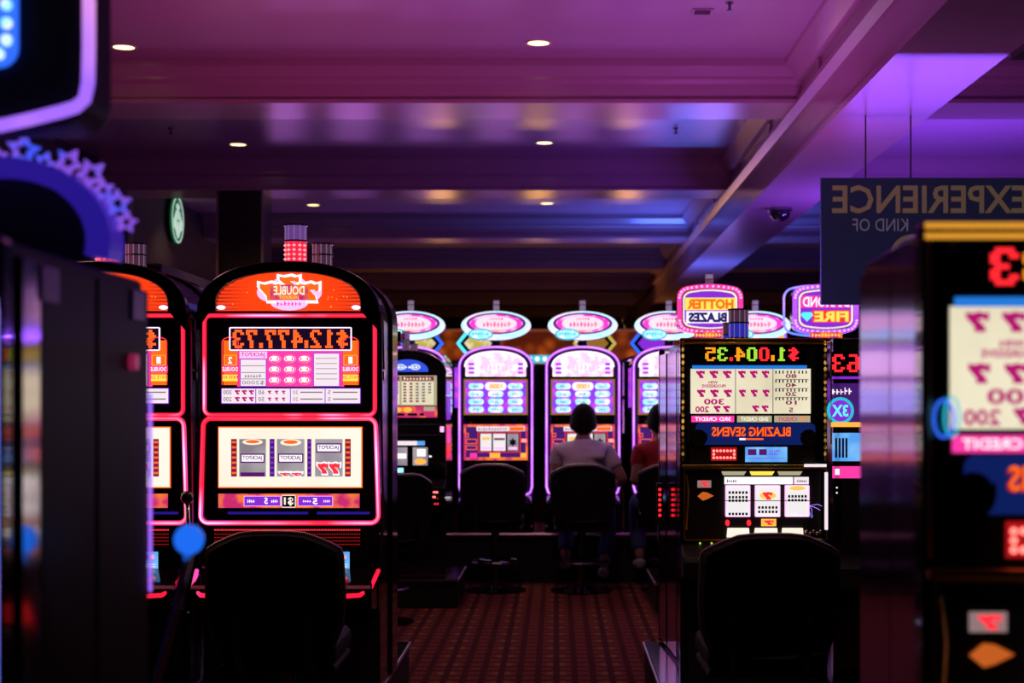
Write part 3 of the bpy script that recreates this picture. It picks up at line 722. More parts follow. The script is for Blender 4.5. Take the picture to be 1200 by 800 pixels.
    q.build('lettering', 'white_lit', L)
    for a, b in ((268, 362), (372, 437)):
        A.panel('blue_strip', a, b if b < 400 else 434, 599, 602, y-0.001, 'blue_band', L, 0.002)
    # speaker band with red light dots
    q = MB()
    for k in range(66): q.box(X(252+2.6*k), X(253.5+2.6*k), -0.014, -0.009, Z(621.2), Z(619.6))
    q.build('light_dots', 'red_lit', R)['kind'] = 'stuff'
    q = MB()
    for r_ in range(4):
        for k in range(66): q.box(X(252+2.6*k), X(253.2+2.6*k), -0.0125, -0.009, Z(626+4*r_), Z(624.8+4*r_))
    q.build('speaker_holes', 'red_dim', R)['kind'] = 'stuff'
    # player card screen, deck, red deck edge
    cs = A.panel('card_screen', 391, 410, 646, 666, -0.016, 'blue_screen', R, 0.008)
    q = MB(); put_rect(q, X(393), X(399.5), Z(655), Z(649), -0.0168); q.build('screen_picture', 'purple_ink', cs)
    q = MB(); put_flat(q, star(X(404), Z(652), 0.011, 0.006, 90, 6), -0.0168); q.build('screen_emblem', 'red_hot', cs)
    q = MB()
    for k in range(2): put_rect(q, X(394), X(407), Z(661.3+2.6*k), Z(660+2.6*k), -0.0168)
    q.build('screen_lines', 'white_soft', cs)
    zd = 0.66
    MB().prism_x([(-0.01, zd+0.05), (-0.20, zd), (-0.22, zd-0.015), (-0.22, zd-0.09), (-0.01, zd-0.12)], -hw+0.005, hw-0.005).build('button_deck', 'black_gloss', R, bevel=0.006)
    for k in range(6):
        MB().box(-0.28+0.095*k, -0.215+0.095*k, -0.17, -0.13, zd+0.008, zd+0.022).build('button', 'red_dim' if k % 2 else 'purple_dim', R, bevel=0.004)
    edge = [(-hw-0.004, -0.06, zd+0.045), (-hw+0.012, -0.19, zd-0.01), (-hw+0.05, -0.228, zd-0.035)] + [(-hw+0.05+(2*hw-0.1)*k/6, -0.230, zd-0.042) for k in range(1, 6)] + [(hw-0.05, -0.228, zd-0.035), (hw-0.012, -0.19, zd-0.01), (hw+0.004, -0.06, zd+0.045)]
    MB().tube(edge, 0.009, 8).build('deck_neon', 'neon_red', R, smooth=True)
    MB().box(-hw+0.02, hw-0.02, -0.012, 0.03, 0.2, 0.50).build('lower_door', 'black_matte', R, bevel=0.006)
    MB().box(-0.16, 0.16, -0.03, -0.012, 0.28, 0.40).build('coin_tray', 'dark_chrome', R, bevel=0.006)
    # side fins
    for sx in (-1, 1):
        MB().prism_x([(0.06, Z(372)), (0.20, Z(380)), (0.17, Z(405)), (0.115, Z(432)), (0.10, Z(432)), (0.075, Z(405))], min(sx*hw, sx*(hw+0.012)), max(sx*hw, sx*(hw+0.012))).build('side_fin', 'purple_metal', R, bevel=0.004)
        MB().box(min(sx*hw, sx*(hw+0.010)), max(sx*hw, sx*(hw+0.010)), 0.10, 0.135, Z(445), Z(434)).build('side_latch', 'chrome', R, bevel=0.003)
        MB().tube([(sx*(hw+0.004), 0.03, Z(372)), (sx*(hw+0.006), 0.03, Z(480)), (sx*(hw+0.014), 0.02, Z(610)), (sx*(hw+0.004), 0.0, Z(660))], 0.006, 6).build('side_trim', 'purple_metal', R)
    # roof lamps
    zr = zt+0.008
    tower(R, [(0.088, 'tower_red'), (0.060, 'tower_purple')], X(342), 0.10, zr-0.004, 0.046)
    tower(R, [(0.044, 'tower_smoke'), (0.040, 'tower_smoke')], X(371), 0.16, zr-0.012, 0.042)
    q = MB()
    for k in range(5):
        for j in range(4):
            a = -PI/2+(k-2)*0.5
            q.ball((X(342)+0.0475*math.cos(a), 0.10+0.0475*math.sin(a), zr+0.018+0.019*j), 0.0075, 8, 5, 0.6)
    q.build('lamp_diodes', 'red_hot', R)
    if lever:
        MB().tube([(hw-0.02, -0.06, 0.70), (hw+0.02, -0.10, 0.74), (hw+0.028, -0.105, 0.86), (hw+0.024, -0.11, 0.98)], 0.009, 8).build('lever', 'chrome', R, smooth=True)
        MB().ball((hw+0.024, -0.11, 1.005), 0.028).build('lever_knob', 'black_gloss', R, smooth=True)
    return R
D1 = F/285
red1 = arched_machine('red neon arched slot machine showing 12,477.73 under an orange marquee', (at(340, D1), D1, 0), '$12,477.73')
red2 = arched_machine('red neon arched slot machine half hidden by the dark machine side on the left', (at(340, D1)-0.786, D1, 0), '$12,477.73', True)
glow('blue_ink', (0.03, 0.02, 0.22), 0.6)
# ---------------------------------------------------------------- gold trimmed square slot machine
SLOPE_F, SLOPE_R = 0.058, 0.046        # the cabinet sides taper a little towards the back
def square_cabinet(R, hw=0.302, top=None, z0=0.2, depth=0.66, trim='gold'):
    A = Art(883, 283, R); top = top or A.z(396)
    loop = lambda s_, y_: hw-(s_*y_)
    # body tapering to the back
    y1 = depth
    vs = []
    for y_, h_ in ((0.02, hw-0.012), (0.30, hw-0.016-SLOPE_F*0.26), (y1, hw-0.016-SLOPE_F*0.26-SLOPE_R*(y1-0.30))):
        vs += [(-h_, y_, z0), (h_, y_, z0), (h_, y_, top), (-h_, y_, top)]
    fs = [(0,1,2,3), (11,10,9,8)]
    for k in (0, 4):
        for i in range(4):
            j = (i+1) % 4; fs.append((k+i, k+4+i, k+4+j, k+j))
    MB().add(vs, fs).build('cabinet', 'black_gloss', R, bevel=0.006)
    for sx in (-1, 1):
        def plate(ya, yb, ha, hb):
            m = MB(); t_ = 0.010
            v = [(sx*ha, ya, z0+0.02), (sx*hb, yb, z0+0.02), (sx*hb, yb, top-0.03), (sx*ha, ya, top-0.03)]
            v += [(sx*(ha-t_), y_, z_) if i in (0, 3) else (sx*(hb-t_), y_, z_) for i, (_, y_, z_) in enumerate(v)]
            m.add(v, [(0,1,2,3), (7,6,5,4), (0,4,5,1), (1,5,6,2), (2,6,7,3), (3,7,4,0)]).build('side_panel', 'side_mirror', R)
        plate(0.045, 0.285, hw-0.001, hw-0.001-SLOPE_F*0.24)
        plate(0.315, y1-0.01, hw-0.020, hw-0.020-SLOPE_R*(y1-0.325))
        MB().box(min(sx*(hw-0.03), sx*(hw+0.002)), max(sx*(hw-0.03), sx*(hw+0.002)), -0.012, 0.04, z0, top).build('corner_post', 'black_gloss', R, bevel=0.005)
    return A
def gold_machine(label, loc, digits, cols, chair_hidden=False):
    R = thing('slot_machine', label, 'slot machine', loc, 0, 'gold trimmed slot machines')
    A = square_cabinet(R); X, Z = A.x, A.z; hw = 0.302; y = -0.012
    # gold trims
    for q in (397.5, 402.0): MB().tube([(-hw+0.002, -0.014, Z(q)), (hw-0.002, -0.014, Z(q))], 0.005, 10).build('gold_bar', 'gold', R, smooth=True)
    for px in (800, 966.5):
        MB().tube([(X(px), -0.008, Z(398)), (X(px), -0.008, Z(540))], 0.006, 7).build('gold_column', 'gold', R)
        for k in range(18): MB().ball((X(px), -0.013, Z(402+7.6*k)), 0.0062, 8, 5, 1.5).build('sheen_bead', 'gold_bead_sheen', R)  # gold beads whose reflected light is a glow of their own
    MB().box(X(809)-0.008, X(955), -0.008, 0.03, Z(546), Z(400)).build('upper_door', 'black_matte', R)
    A.panel('side_channel', 803, 808, 404, 520, -0.012, 'dark_chrome', R, 0.006); A.panel('side_channel', 955, 959, 402, 520, -0.012, 'dark_chrome', R, 0.006)
    # display
    dsp = A.panel('credit_display', 813, 944, 404, 425.5, y, 'display_black', R, 0.004)
    A.frame('display_frame', 812.5, 944.5, 403.5, 426, 0.003, y-0.003, 'dark_chrome', R, 0.006)
    led_digits(dsp, digits, X(826), X(935.5), Z(423), Z(407), y-0.0025, cols)
    A.panel('blue_light_bar', 811, 945, 428, 432.2, y-0.001, 'bar_blue', R, 0.004)
    # pay table
    G = A.panel('paytable_glass', 809, 949.5, 432, 484.5, y, 'cream_pay', R, 0.005)
    q = MB()
    for px in (861.5, 905.3): put_rect(q, X(px-0.5), X(px+0.5), Z(484), Z(432.5), y-0.0012)
    for r_ in (444.5, 455, 465.5): put_rect(q, X(908), X(947), Z(r_+0.4), Z(r_-0.4), y-0.0012)
    q.build('rules', 'grey_ink', G)
    def sev(px, w_, q0, q1): put_flat(MB(), seven_pts(X(px), X(px+w_), Z(q1), Z(q0)), y-0.0012).build('seven_symbol', 'magenta_ink', G)
    for k in range(3):
        sev(815.5+15.6*k, 10, 434.3, 443); sev(864.5+13.8*k, 8.8, 434.3, 442.6); sev(816.5+15.6*k, 9.5, 456.3, 465); sev(865.5+13.8*k, 8, 456.3, 464.6)
    sev(836, 8, 475.2, 482.6); sev(847, 8, 475.2, 482.6); sev(881, 8, 474.8, 482.2); sev(892, 8, 474.8, 482.2)
    for tx, p0, p1, q0, q1 in (('WIN', 830, 841, 446.3, 449.6), ('PROGRESSIVE', 822, 850, 450.3, 454), ('300', 824.5, 848, 467, 474), ('200', 814.5, 830.5, 475.8, 483)):
        A.text('lettering', tx, p0, p1, q0, q1, y-0.0012, 'magenta_ink', G, 0.03)
    q = MB()
    for r_, s_ in ((436, '80'), (446.5, '40'), (457, '20'), (467, '10')):
        A.text('lettering', s_, 920, 933, r_+2.2, r_+7.0, y-0.0012, 'maroon_ink', G, 0.02)
        for k in range(3):
            a = 908+13.5*k
            for j in (0, 4.2, 8.4): put_rect(q, X(a+j), X(a+j+1.5), Z(r_+1.8), Z(r_-1.8), y-0.0012)
    A.text('lettering', '5', 924, 929, 477.5, 483, y-0.0012, 'maroon_ink', G, 0.02)
    q.build('bar_symbols', 'dark_ink', G)['kind'] = 'stuff'
    # credit strips
    for a, b, mt, tx, ink in ((810, 860, 'magenta_lit', '3RD CREDIT', 'white_lit'), (863.5, 904, 'cream_dim', '2ND CREDIT', 'cream_lit'), (907, 949, 'cream_dim', '1ST CREDIT', 'rust_print')):
        st = A.panel('credit_strip', a, b, 487, 494.5, y, mt, R, 0.004)
        A.text('lettering', tx, a+4, b-4, 488.5, 493, y-0.0015, ink, st, 0.02)
    # title glass
    T = MB().prism(rrect(X(815), X(955), Z(521), Z(495.5), 0.02, 4), y+0.001, y+0.005).build('title_glass', 'navy_panel', R)
    A.text('lettering', 'BLAZING SEVENS', 834, 926, 500, 511, y-0.001, 'orange_lit', T, 0.02)
    A.text('lettering_shadow', 'BLAZING SEVENS', 833, 925, 500.6, 511.6, y, 'red_dim', T, 0.03)
    for a, b, c in ((809, 828, 0), (937, 957, 0)):
        MB().prism(ell((X(a)+X(b))/2, Z(513), 0.034, 0.036, 20), y-0.004, y+0.004).build('speaker', 'black_matte', R)
    for px in (827.5, 938): MB().tube([(X(px), y-0.004, Z(515)), (X(px)+0.002, y-0.005, Z(511)), (X(px), y-0.004, Z(507))], 0.0022, 6).build('handle_glint', 'chrome', R)
    A.panel('bill_slot', 866, 894, 513.3, 515.2, y-0.004, 'orange_lit', R, 0.004)
    A.panel('bill_slot_lamp', 866, 873, 513.1, 515.4, y-0.005, 'white_lit', R, 0.003)
    # red diode box and blue screen
    bx = A.panel('diode_box', 833, 863, 524, 539.5, y, 'red_dim', R, 0.004)
    spots = [(836+4*k, 528) for k in range(7)]+[(836+4*k, 536) for k in range(7)]+[(836, 532), (860, 532)]
    for px, py in spots: MB().ball((X(px), y-0.002, Z(py)), 0.0058, 8, 5).build('diode', 'red_hot', bx)
    sc = A.panel('card_screen', 873, 922, 523.5, 541, y-0.001, 'blue_screen', R, 0.005)
    q = MB(); put_rect(q, X(876), X(886), Z(533), Z(526), y-0.002); put_rect(q, X(889), X(898), Z(533), Z(526), y-0.002); q.build('screen_pictures', 'purple_ink', sc)
    q = MB(); put_marks(q, X(901), X(914), Z(529.5), Z(526.5), y-0.002, 5, 4); put_marks(q, X(901), X(912), Z(533), Z(530), y-0.002, 4, 5); put_rect(q, X(876), X(919), Z(537), Z(536.4), y-0.002); q.build('lettering', 'purple_lit', sc)
    # lower section
    MB().box(-hw+0.004, hw-0.004, -0.030, -0.004, Z(548), Z(544)).build('gold_ledge', 'gold', R, bevel=0.002)
    MB().box(-hw+0.012, hw-0.006, -0.012, 0.03, Z(640), Z(548)).build('lower_door', 'black_matte', R)
    A.frame('lower_frame', 801, 969, 548, 633, 0.006, -0.018, 'gold', R, 0.010, 0.004)
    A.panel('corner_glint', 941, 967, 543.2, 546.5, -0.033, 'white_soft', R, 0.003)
    for a in (847, 880, 912.5): MB().prism([(X(a), Z(556.5)), (X(a+24), Z(556.5)), (X(a+27), Z(552)), (X(a-2), Z(552))], -0.018, -0.011).build('yellow_pad', 'cream_dim' if a != 880 else 'yellow_lit', R)
    A.panel('message_strip', 848.5, 928.5, 558.5, 567, y-0.005, 'white_lit', R, 0.005); A.panel('message_strip', 930, 947, 558.5, 567, y-0.005, 'white_soft', R, 0.005)
    put_marks(MB(), X(851), X(863), Z(565), Z(561), y-0.006, 5, 6).build('print_marks', 'dark_ink', R); put_marks(MB(), X(933), X(945), Z(565), Z(561), y-0.006, 6, 7).build('print_marks', 'dark_ink', R)
    for a, b, kk in ((850.5, 877.5, 0), (885, 912.5, 1), (920, 946.5, 2)):
        n = 10; zc = Z(586.5); hh = 18/283; vs = []
        for k in range(n+1):
            t_ = -1+2*k/n; vs += [(X(a), y-0.011+0.008*t_*t_, zc+hh*t_), (X(b), y-0.011+0.008*t_*t_, zc+hh*t_)]
        rl = MB().add(vs, [(2*k, 2*k+1, 2*k+3, 2*k+2) for k in range(n)]).build('reel', 'white_reel', R)
        A.frame('reel_frame', a-1, b+1, 568, 605, 0.003, y-0.012, 'pink_lit', R, 0.014)
        rows = {0: (576.5, 582, 586, 601.5), 1: (594, 599), 2: (581, 585.5)}[kk]
        q = MB()
        for r_ in rows:
            for j in range(6):
                px = a+2.5+j*(b-a-5)/5.6; put_rect(q, X(px), X(px+2.6), Z(r_+1.5), Z(r_-1.5), y-0.0125)
        q.build('bar_symbols', 'dark_ink', rl)['kind'] = 'stuff'
        if kk: MB().prism(ell(X((a+b)/2), Z(580 if kk == 1 else 571.5), 0.034, 0.016 if kk == 1 else 0.009, 16), y-0.0128, y-0.0110).build('flame_symbol', 'gold_ink', rl)
        if kk == 1: put_flat(MB(), seven_pts(X(893), X(904), Z(585), Z(576)), y-0.0135).build('seven_symbol', 'red_lit', rl)
    A.panel('payline', 848, 948, 585.6, 586.4, y-0.0145, 'dark_chrome', R, 0.001)
    for px in (852, 877): MB().prism(ell(X(px), Z(612), 0.009, 0.013, 12), y-0.008, y).build('red_lamp', 'led_red', R)
    oc = A.panel('orange_card', 891.5, 909, 607.5, 616, y-0.004, 'amber_lit', R, 0.005)
    put_flat(MB(), seven_pts(X(895), X(906), Z(614.5), Z(609)), y-0.0052).build('seven_symbol', 'red_lit', oc)
    for a, b in ((852, 877), (884, 910), (916, 940)):
        MB().prism([(X(a-1), Z(629)), (X(b+1), Z(629)), (X(b), Z(618)), (X(a), Z(618))], y-0.010, y).build('lit_button', 'cream_lit', R, bevel=0.002)
    MB().box(X(849), X(962), -0.05, -0.012, Z(633), Z(630)).build('tray_lip', 'gold', R, bevel=0.002)
    for k in range(5): MB().ball((X(944+4*k), -0.02, Z(622+(k % 2)*2)), 0.007, 8, 6).build('tray_glint', 'chrome', R)
    # cracked glass flash
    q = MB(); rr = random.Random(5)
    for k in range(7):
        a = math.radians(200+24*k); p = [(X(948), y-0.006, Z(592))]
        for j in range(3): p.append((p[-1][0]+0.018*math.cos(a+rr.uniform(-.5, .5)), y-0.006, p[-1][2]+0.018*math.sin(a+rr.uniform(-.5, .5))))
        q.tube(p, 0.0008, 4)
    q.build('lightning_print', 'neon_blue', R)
    # left column: card and arrow
    c1 = A.panel('seven_card', 817, 833, 562.5, 571, y-0.004, 'card_dim', R, 0.004); put_flat(MB(), seven_pts(X(820.5), X(830.5), Z(570), Z(563.5)), y-0.0052).build('seven_symbol', 'red_lit', c1)
    MB().prism([(X(817), Z(581)), (X(823), Z(576)), (X(828), Z(576.5)), (X(836), Z(580.5)), (X(828), Z(584.5)), (X(823), Z(586))], y-0.006, y).build('arrow_sign', 'arrow_dim', R)
    MB().tube([(X(804), -0.016, Z(556)), (X(806), -0.02, Z(575)), (X(803.5), -0.016, Z(620))], 0.005, 6).build('left_rail', 'gold', R)
    A.panel('white_tube', 965.5, 969, 553, 620, -0.026, 'white_soft', R, 0.010)
    for px in (820, 833.5): MB().ball((X(px), -0.016, Z(636)), 0.0045, 8, 6).build('deck_diode', 'led_green', R)
    # button deck and stand
    zd = Z(640)
    MB().prism_x([(0.02, zd+0.02), (-0.15, zd-0.03), (-0.16, zd-0.05), (-0.16, zd-0.10), (0.02, zd-0.14)], -hw, hw).build('button_deck', 'black_matte', R, bevel=0.006)
    for k in range(5): MB().box(-0.2+0.085*k, -0.145+0.085*k, -0.12, -0.085, zd-0.012, zd+0.0).build('deck_button', 'amber_lit' if k in (1, 3) else 'red_dim', R, bevel=0.003)
    MB().box(-hw+0.03, hw-0.03, -0.01, 0.03, 0.22, zd-0.15).build('stand_door', 'black_matte', R, bevel=0.005)
    MB().box(-0.12, 0.12, -0.022, -0.008, 0.48, 0.56).build('door_plate', 'red_dim', R, bevel=0.003)
    tower(R, [(0.058, 'tower_blue'), (0.050, 'tower_smoke')], X(869.5), 0.12, Z(396), 0.042)
    return R
D2 = F/283
GC = ['led_red', 'led_green', 'led_amber', 'led_red', 'led_green', 'led_amber', 'led_red', 'led_green', 'led_amber']
gold1 = gold_machine('gold trimmed slot machine showing 1,004.35 above a cream paytable', (at(883, D2), D2, 0), '$1,004.35', GC)
D3 = F/772
gold2 = gold_machine('large blurred gold trimmed slot machine at the right edge', (at(1080, D3)+0.302, D3, 0), '$1,003.33', ['led_red', 'led_green', 'led_amber', 'led_red', 'led_green', 'led_amber', 'led_red', 'led_amber', 'led_red'])
gb = dup(gold1, (at(883, D2), 7.705, 0), PI, 'square slot machine facing away, back to back with the gold trimmed one')
for o in list(gb.children):
    if o.name.split('.')[0] in ('white_tube', 'corner_glint', 'left_rail'): bpy.data.objects.remove(o)
for o in list(gold2.children):
    if o.name.split('.')[0] == 'sheen_bead': bpy.data.objects.remove(o)
    elif o.name.split('.')[0] == 'gold_bar': o.data = o.data.copy(); o.data.materials[0] = M['gold_bar_sheen']  # near top bars glow in place of reflected light
# small blue ring lamp at the edge of the near machine's paytable
MB().tube([(-0.276+0.015*math.cos(2*PI*k/20), -0.03, 1.359+0.028*math.sin(2*PI*k/20)) for k in range(20)], 0.0022, 6, True).build('ring_lamp', 'blue_lit', gold2, smooth=True)
MB().tube([(-0.262+0.011*math.cos(2*PI*k/20), -0.024, 1.362+0.030*math.sin(2*PI*k/20)) for k in range(20)], 0.0018, 6, True).build('ring_lamp', 'teal_lit', gold2, smooth=True)
# chrome lock, red light strip and lever socket on the aisle side of the bank
t = thing('light_strip', 'short red light strip on the aisle side of the gold trimmed bank', 'light strip', (at(883, D2)-0.300, 7.46, 0.0))
MB().box(-0.030, 0.0, -0.03, 0.03, 0.82, 1.0).build('housing', 'black_matte', t, bevel=0.004)
for k in range(6): MB().ball((-0.016, -0.032, 0.845+0.025*k), 0.008, 8, 6).build('diode', 'led_red', t)
# ---------------------------------------------------------------- neighbour with red 63 digits
R = thing('slot_machine', 'slot machine with red digits and cyan 3X wheel beside the gold trimmed one', 'slot machine', (at(883, D2)+0.632, D2, 0))
square_cabinet(R); A = Art(883+0.632*283, 283, R); X, Z = A.x, A.z; y = -0.012
MB().box(-0.28, 0.28, -0.008, 0.03, 0.6, Z(400)).build('front_door', 'black_matte', R)
dsp = A.panel('credit_display', 974, 1110, 412, 438, y, 'display_black', R, 0.004)
led_digits(dsp, '$2,481.63', X(974.5), X(1108), Z(436), Z(415), y-0.0025, ['led_red']*9)
A.panel('purple_bar', 974, 1110, 441, 444, y, 'purple_lit', R, 0.004)
G = A.panel('award_glass', 973, 1112, 449, 500, y, 'purple_dim', R, 0.004)
put_marks(MB(), X(974), X(998), Z(462), Z(454), y-0.001, 5, 8).build('print_marks', 'white_soft', G)
wh = MB().prism(ell(X(984), Z(481), 0.056, 0.056, 24), y-0.004, y).build('wheel', 'teal_lit', R)
MB().prism(ell(X(984), Z(481), 0.044, 0.044, 24), y-0.006, y-0.004).build('wheel_face', 'purple_lit', wh)
A.text('lettering', '3X', 974, 993, 474, 488, y-0.0075, 'cyan_lit', wh, 0.03)
A.panel('orange_strip', 973, 1112, 494.5, 500, y-0.006, 'amber_lit', R, 0.004)
sc = A.panel('card_screen', 975, 1040, 507, 540, y, 'blue_screen', R, 0.004)
q = MB()
for k in range(4): put_rect(q, X(978+4*k), X(980.5+4*k), Z(536), Z(513), y-0.001)
q.build('screen_bars', 'dark_ink', sc)
A.panel('magenta_panel', 975, 1060, 546, 560, y, 'magenta_lit', R, 0.004); A.panel('ticket_slot', 978, 983, 549, 556, y-0.002, 'white_lit', R, 0.003)
A.panel('gold_edge', 972.5, 974, 400, 520, -0.016, 'gold', R, 0.004)
for py in (571, 577): MB().ball((X(980), -0.014, Z(py)), 0.004, 8, 5).build('diode', 'white_soft', R)
MB().prism_x([(0.02, 0.76), (-0.15, 0.72), (-0.16, 0.64), (0.02, 0.60)], -0.3, 0.3).build('button_deck', 'black_matte', R, bevel=0.005)
tower(R, [(0.05, 'tower_smoke'), (0.05, 'tower_purple')], 0.0, 0.12, A.z(396), 0.04)

# ---------------------------------------------------------------- machines with lit topper signs (second bank on the right)
def topper_sign(R, cx, cz, hw, hs, ht, y0, border, words_, depth=0.14, blue_rim=False):
    S = MB().prism(barrel(cx, cz, hw, hs, ht, 0.055), y0+0.02, y0+depth).build('topper_sign', 'black_gloss', R)
    MB().ring(barrel(cx, cz, hw, hs, ht, 0.055), barrel(cx, cz, hw*0.86, hs*0.84, ht*0.82, 0.045), y0, y0+0.02).build('bulb_border', border, S)
    MB().ring(barrel(cx, cz, hw*0.82, hs*0.79, ht*0.78, 0.040), barrel(cx, cz, hw*0.78, hs*0.73, ht*0.73, 0.036), y0-0.002, y0+0.018).build('inner_outline', 'cream_lit', S)
    MB().prism(barrel(cx, cz, hw*0.77, hs*0.72, ht*0.72, 0.036), y0+0.008, y0+0.02).build('sign_face', 'purple_lit', S)
    for k in range(36):
        lp = barrel(cx, cz, hw*0.93, hs*0.92, ht*0.91, 0.05, 17); p = lp[k]
        MB().ball((p[0], y0-0.002, p[1]), 0.0085, 6, 4).build('bulb', 'pink_lit', S)
    if blue_rim:
        MB().tube([(x, y0+depth+0.05, z) for x, z in barrel(cx-0.03, cz, hw*1.02, hs*1.02, ht*1.02, 0.055)], 0.008, 6, True).build('rear_tube', 'neon_blue', S)
    for (tx, x0, x1, z0, z1, ink, back, bold) in words_:
        if back: MB().box(cx+x0-0.012, cx+x1+0.012, y0+0.004, y0+0.009, cz+z0-0.006, cz+z1+0.008).build('word_panel', back, S)
        put_text(MB(), tx, cx+x0, cx+x1, cz+z0, cz+z1, y0+0.002, bold).build('lettering', ink, S)
    return S
def topper_machine(label, px, words_, border, arch_mat, blue_rim=False):
    d = 10.4; s_ = F/d
    R = thing('slot_machine', label, 'slot machine', (at(px, d), d, 0), 0, 'slot machines with lit topper signs')
    square_cabinet(R, 0.30, 1.66)
    A = Art(px, s_, R); y = -0.012
    MB().box(-0.27, 0.27, -0.008, 0.03, 0.6, 1.64).build('front_door', 'black_matte', R)
    MB().box(-0.24, 0.24, -0.016, -0.008, 1.40, 1.58).build('award_glass', arch_mat, R)
    MB().box(-0.24, 0.24, -0.016, -0.008, 1.08, 1.32).build('reel_glass', 'cream_dim', R)
    for k in range(3): MB().box(-0.17+0.12*k, -0.07+0.12*k, -0.020, -0.016, 1.12, 1.28).build('reel', 'white_reel', R)
    MB().prism_x([(0.02, 0.92), (-0.14, 0.86), (-0.15, 0.78), (0.02, 0.74)], -0.29, 0.29).build('button_deck', 'black_matte', R, bevel=0.005)
    MB().box(-0.05, 0.05, 0.16, 0.24, 1.66, A.z(386)).build('topper_post', 'dark_chrome', R)
    zc = A.z(361); S = topper_sign(R, 0, zc, 0.225, 0.140, 0.172, 0.10, border, words_, blue_rim=blue_rim)
    MB().box(-0.11, 0.11, 0.09, 0.10, A.z(395), A.z(388)).build('slogan_plate', 'rust_print', R)
    put_marks(MB(), -0.10, 0.10, A.z(393.5), A.z(389.5), 0.087, 9, 9).build('print_marks', 'yellow_lit', R)
    tower(R, [(0.030, 'tower_smoke'), (0.030, 'tower_grey')], 0.0, 0.17, A.z(361)+0.168, 0.026)
    return R
topper_machine('slot machine with pink bulb topper reading HOTTER BLAZES', 834, [
    ('HOTTER', -0.158, 0.160, 0.000, 0.070, 'orange_lit', 'yellow_lit', 0.05), ('BLAZES', -0.150, 0.115, -0.090, -0.022, 'blue_ink', 'white_lit', 0.06)], 'magenta_lit', 'purple_print')
topper_machine('slot machine with violet bulb topper reading DIAMOND FIRE', 971, [
    ('DIAMOND', -0.158, 0.160, 0.015, 0.085, 'white_lit', 'magenta_lit', 0.02), ('FIRE', -0.080, 0.155, -0.085, -0.015, 'yellow_lit', 'red_lit', 0.04)], 'neon_violet', 'purple_print', True)
dm = [o for o in bpy.data.objects if o.name.startswith('topper_sign')][-1]
zc = EYE+(VY-361)/(F/10.4)-0.05
MB().prism([(-0.130, zc-0.035), (-0.088, zc+0.010), (-0.102, zc+0.028), (-0.158, zc+0.028), (-0.172, zc+0.010)], 0.094, 0.100).build('diamond_emblem', 'cyan_lit', dm)
# amber arched machine between them, further back
t = thing('slot_machine', 'slot machine with amber arched top between the two bulb toppers', 'slot machine', (at(884, 13.0), 13.0, 0))
A = Art(884, F/13.0, t)
MB().box(-0.27, 0.27, 0, 0.6, 0, A.z(396)).build('cabinet', 'black_gloss', t, bevel=0.01)
MB().prism(arch(-0.26, 0.26, A.z(396), A.z(394), A.z(378), 20), 0.02, 0.12).build('arched_top', 'amber_lit', t)
MB().ring(arch(-0.275, 0.275, A.z(397), A.z(394), A.z(376.5), 20), arch(-0.255, 0.255, A.z(396), A.z(394), A.z(378.3), 20), 0.0, 0.13).build('arch_trim', 'neon_lilac', t)
put_marks(MB(), -0.17, 0.17, A.z(391), A.z(385), 0.015, 8, 10).build('print_marks', 'rust_print', t)
MB().box(-0.22, 0.22, -0.01, 0.0, 1.2, 1.7).build('front_glass', 'purple_print', t)
mat('strip_mirror', (0.72, 0.70, 0.66), 0.10, 1.0)
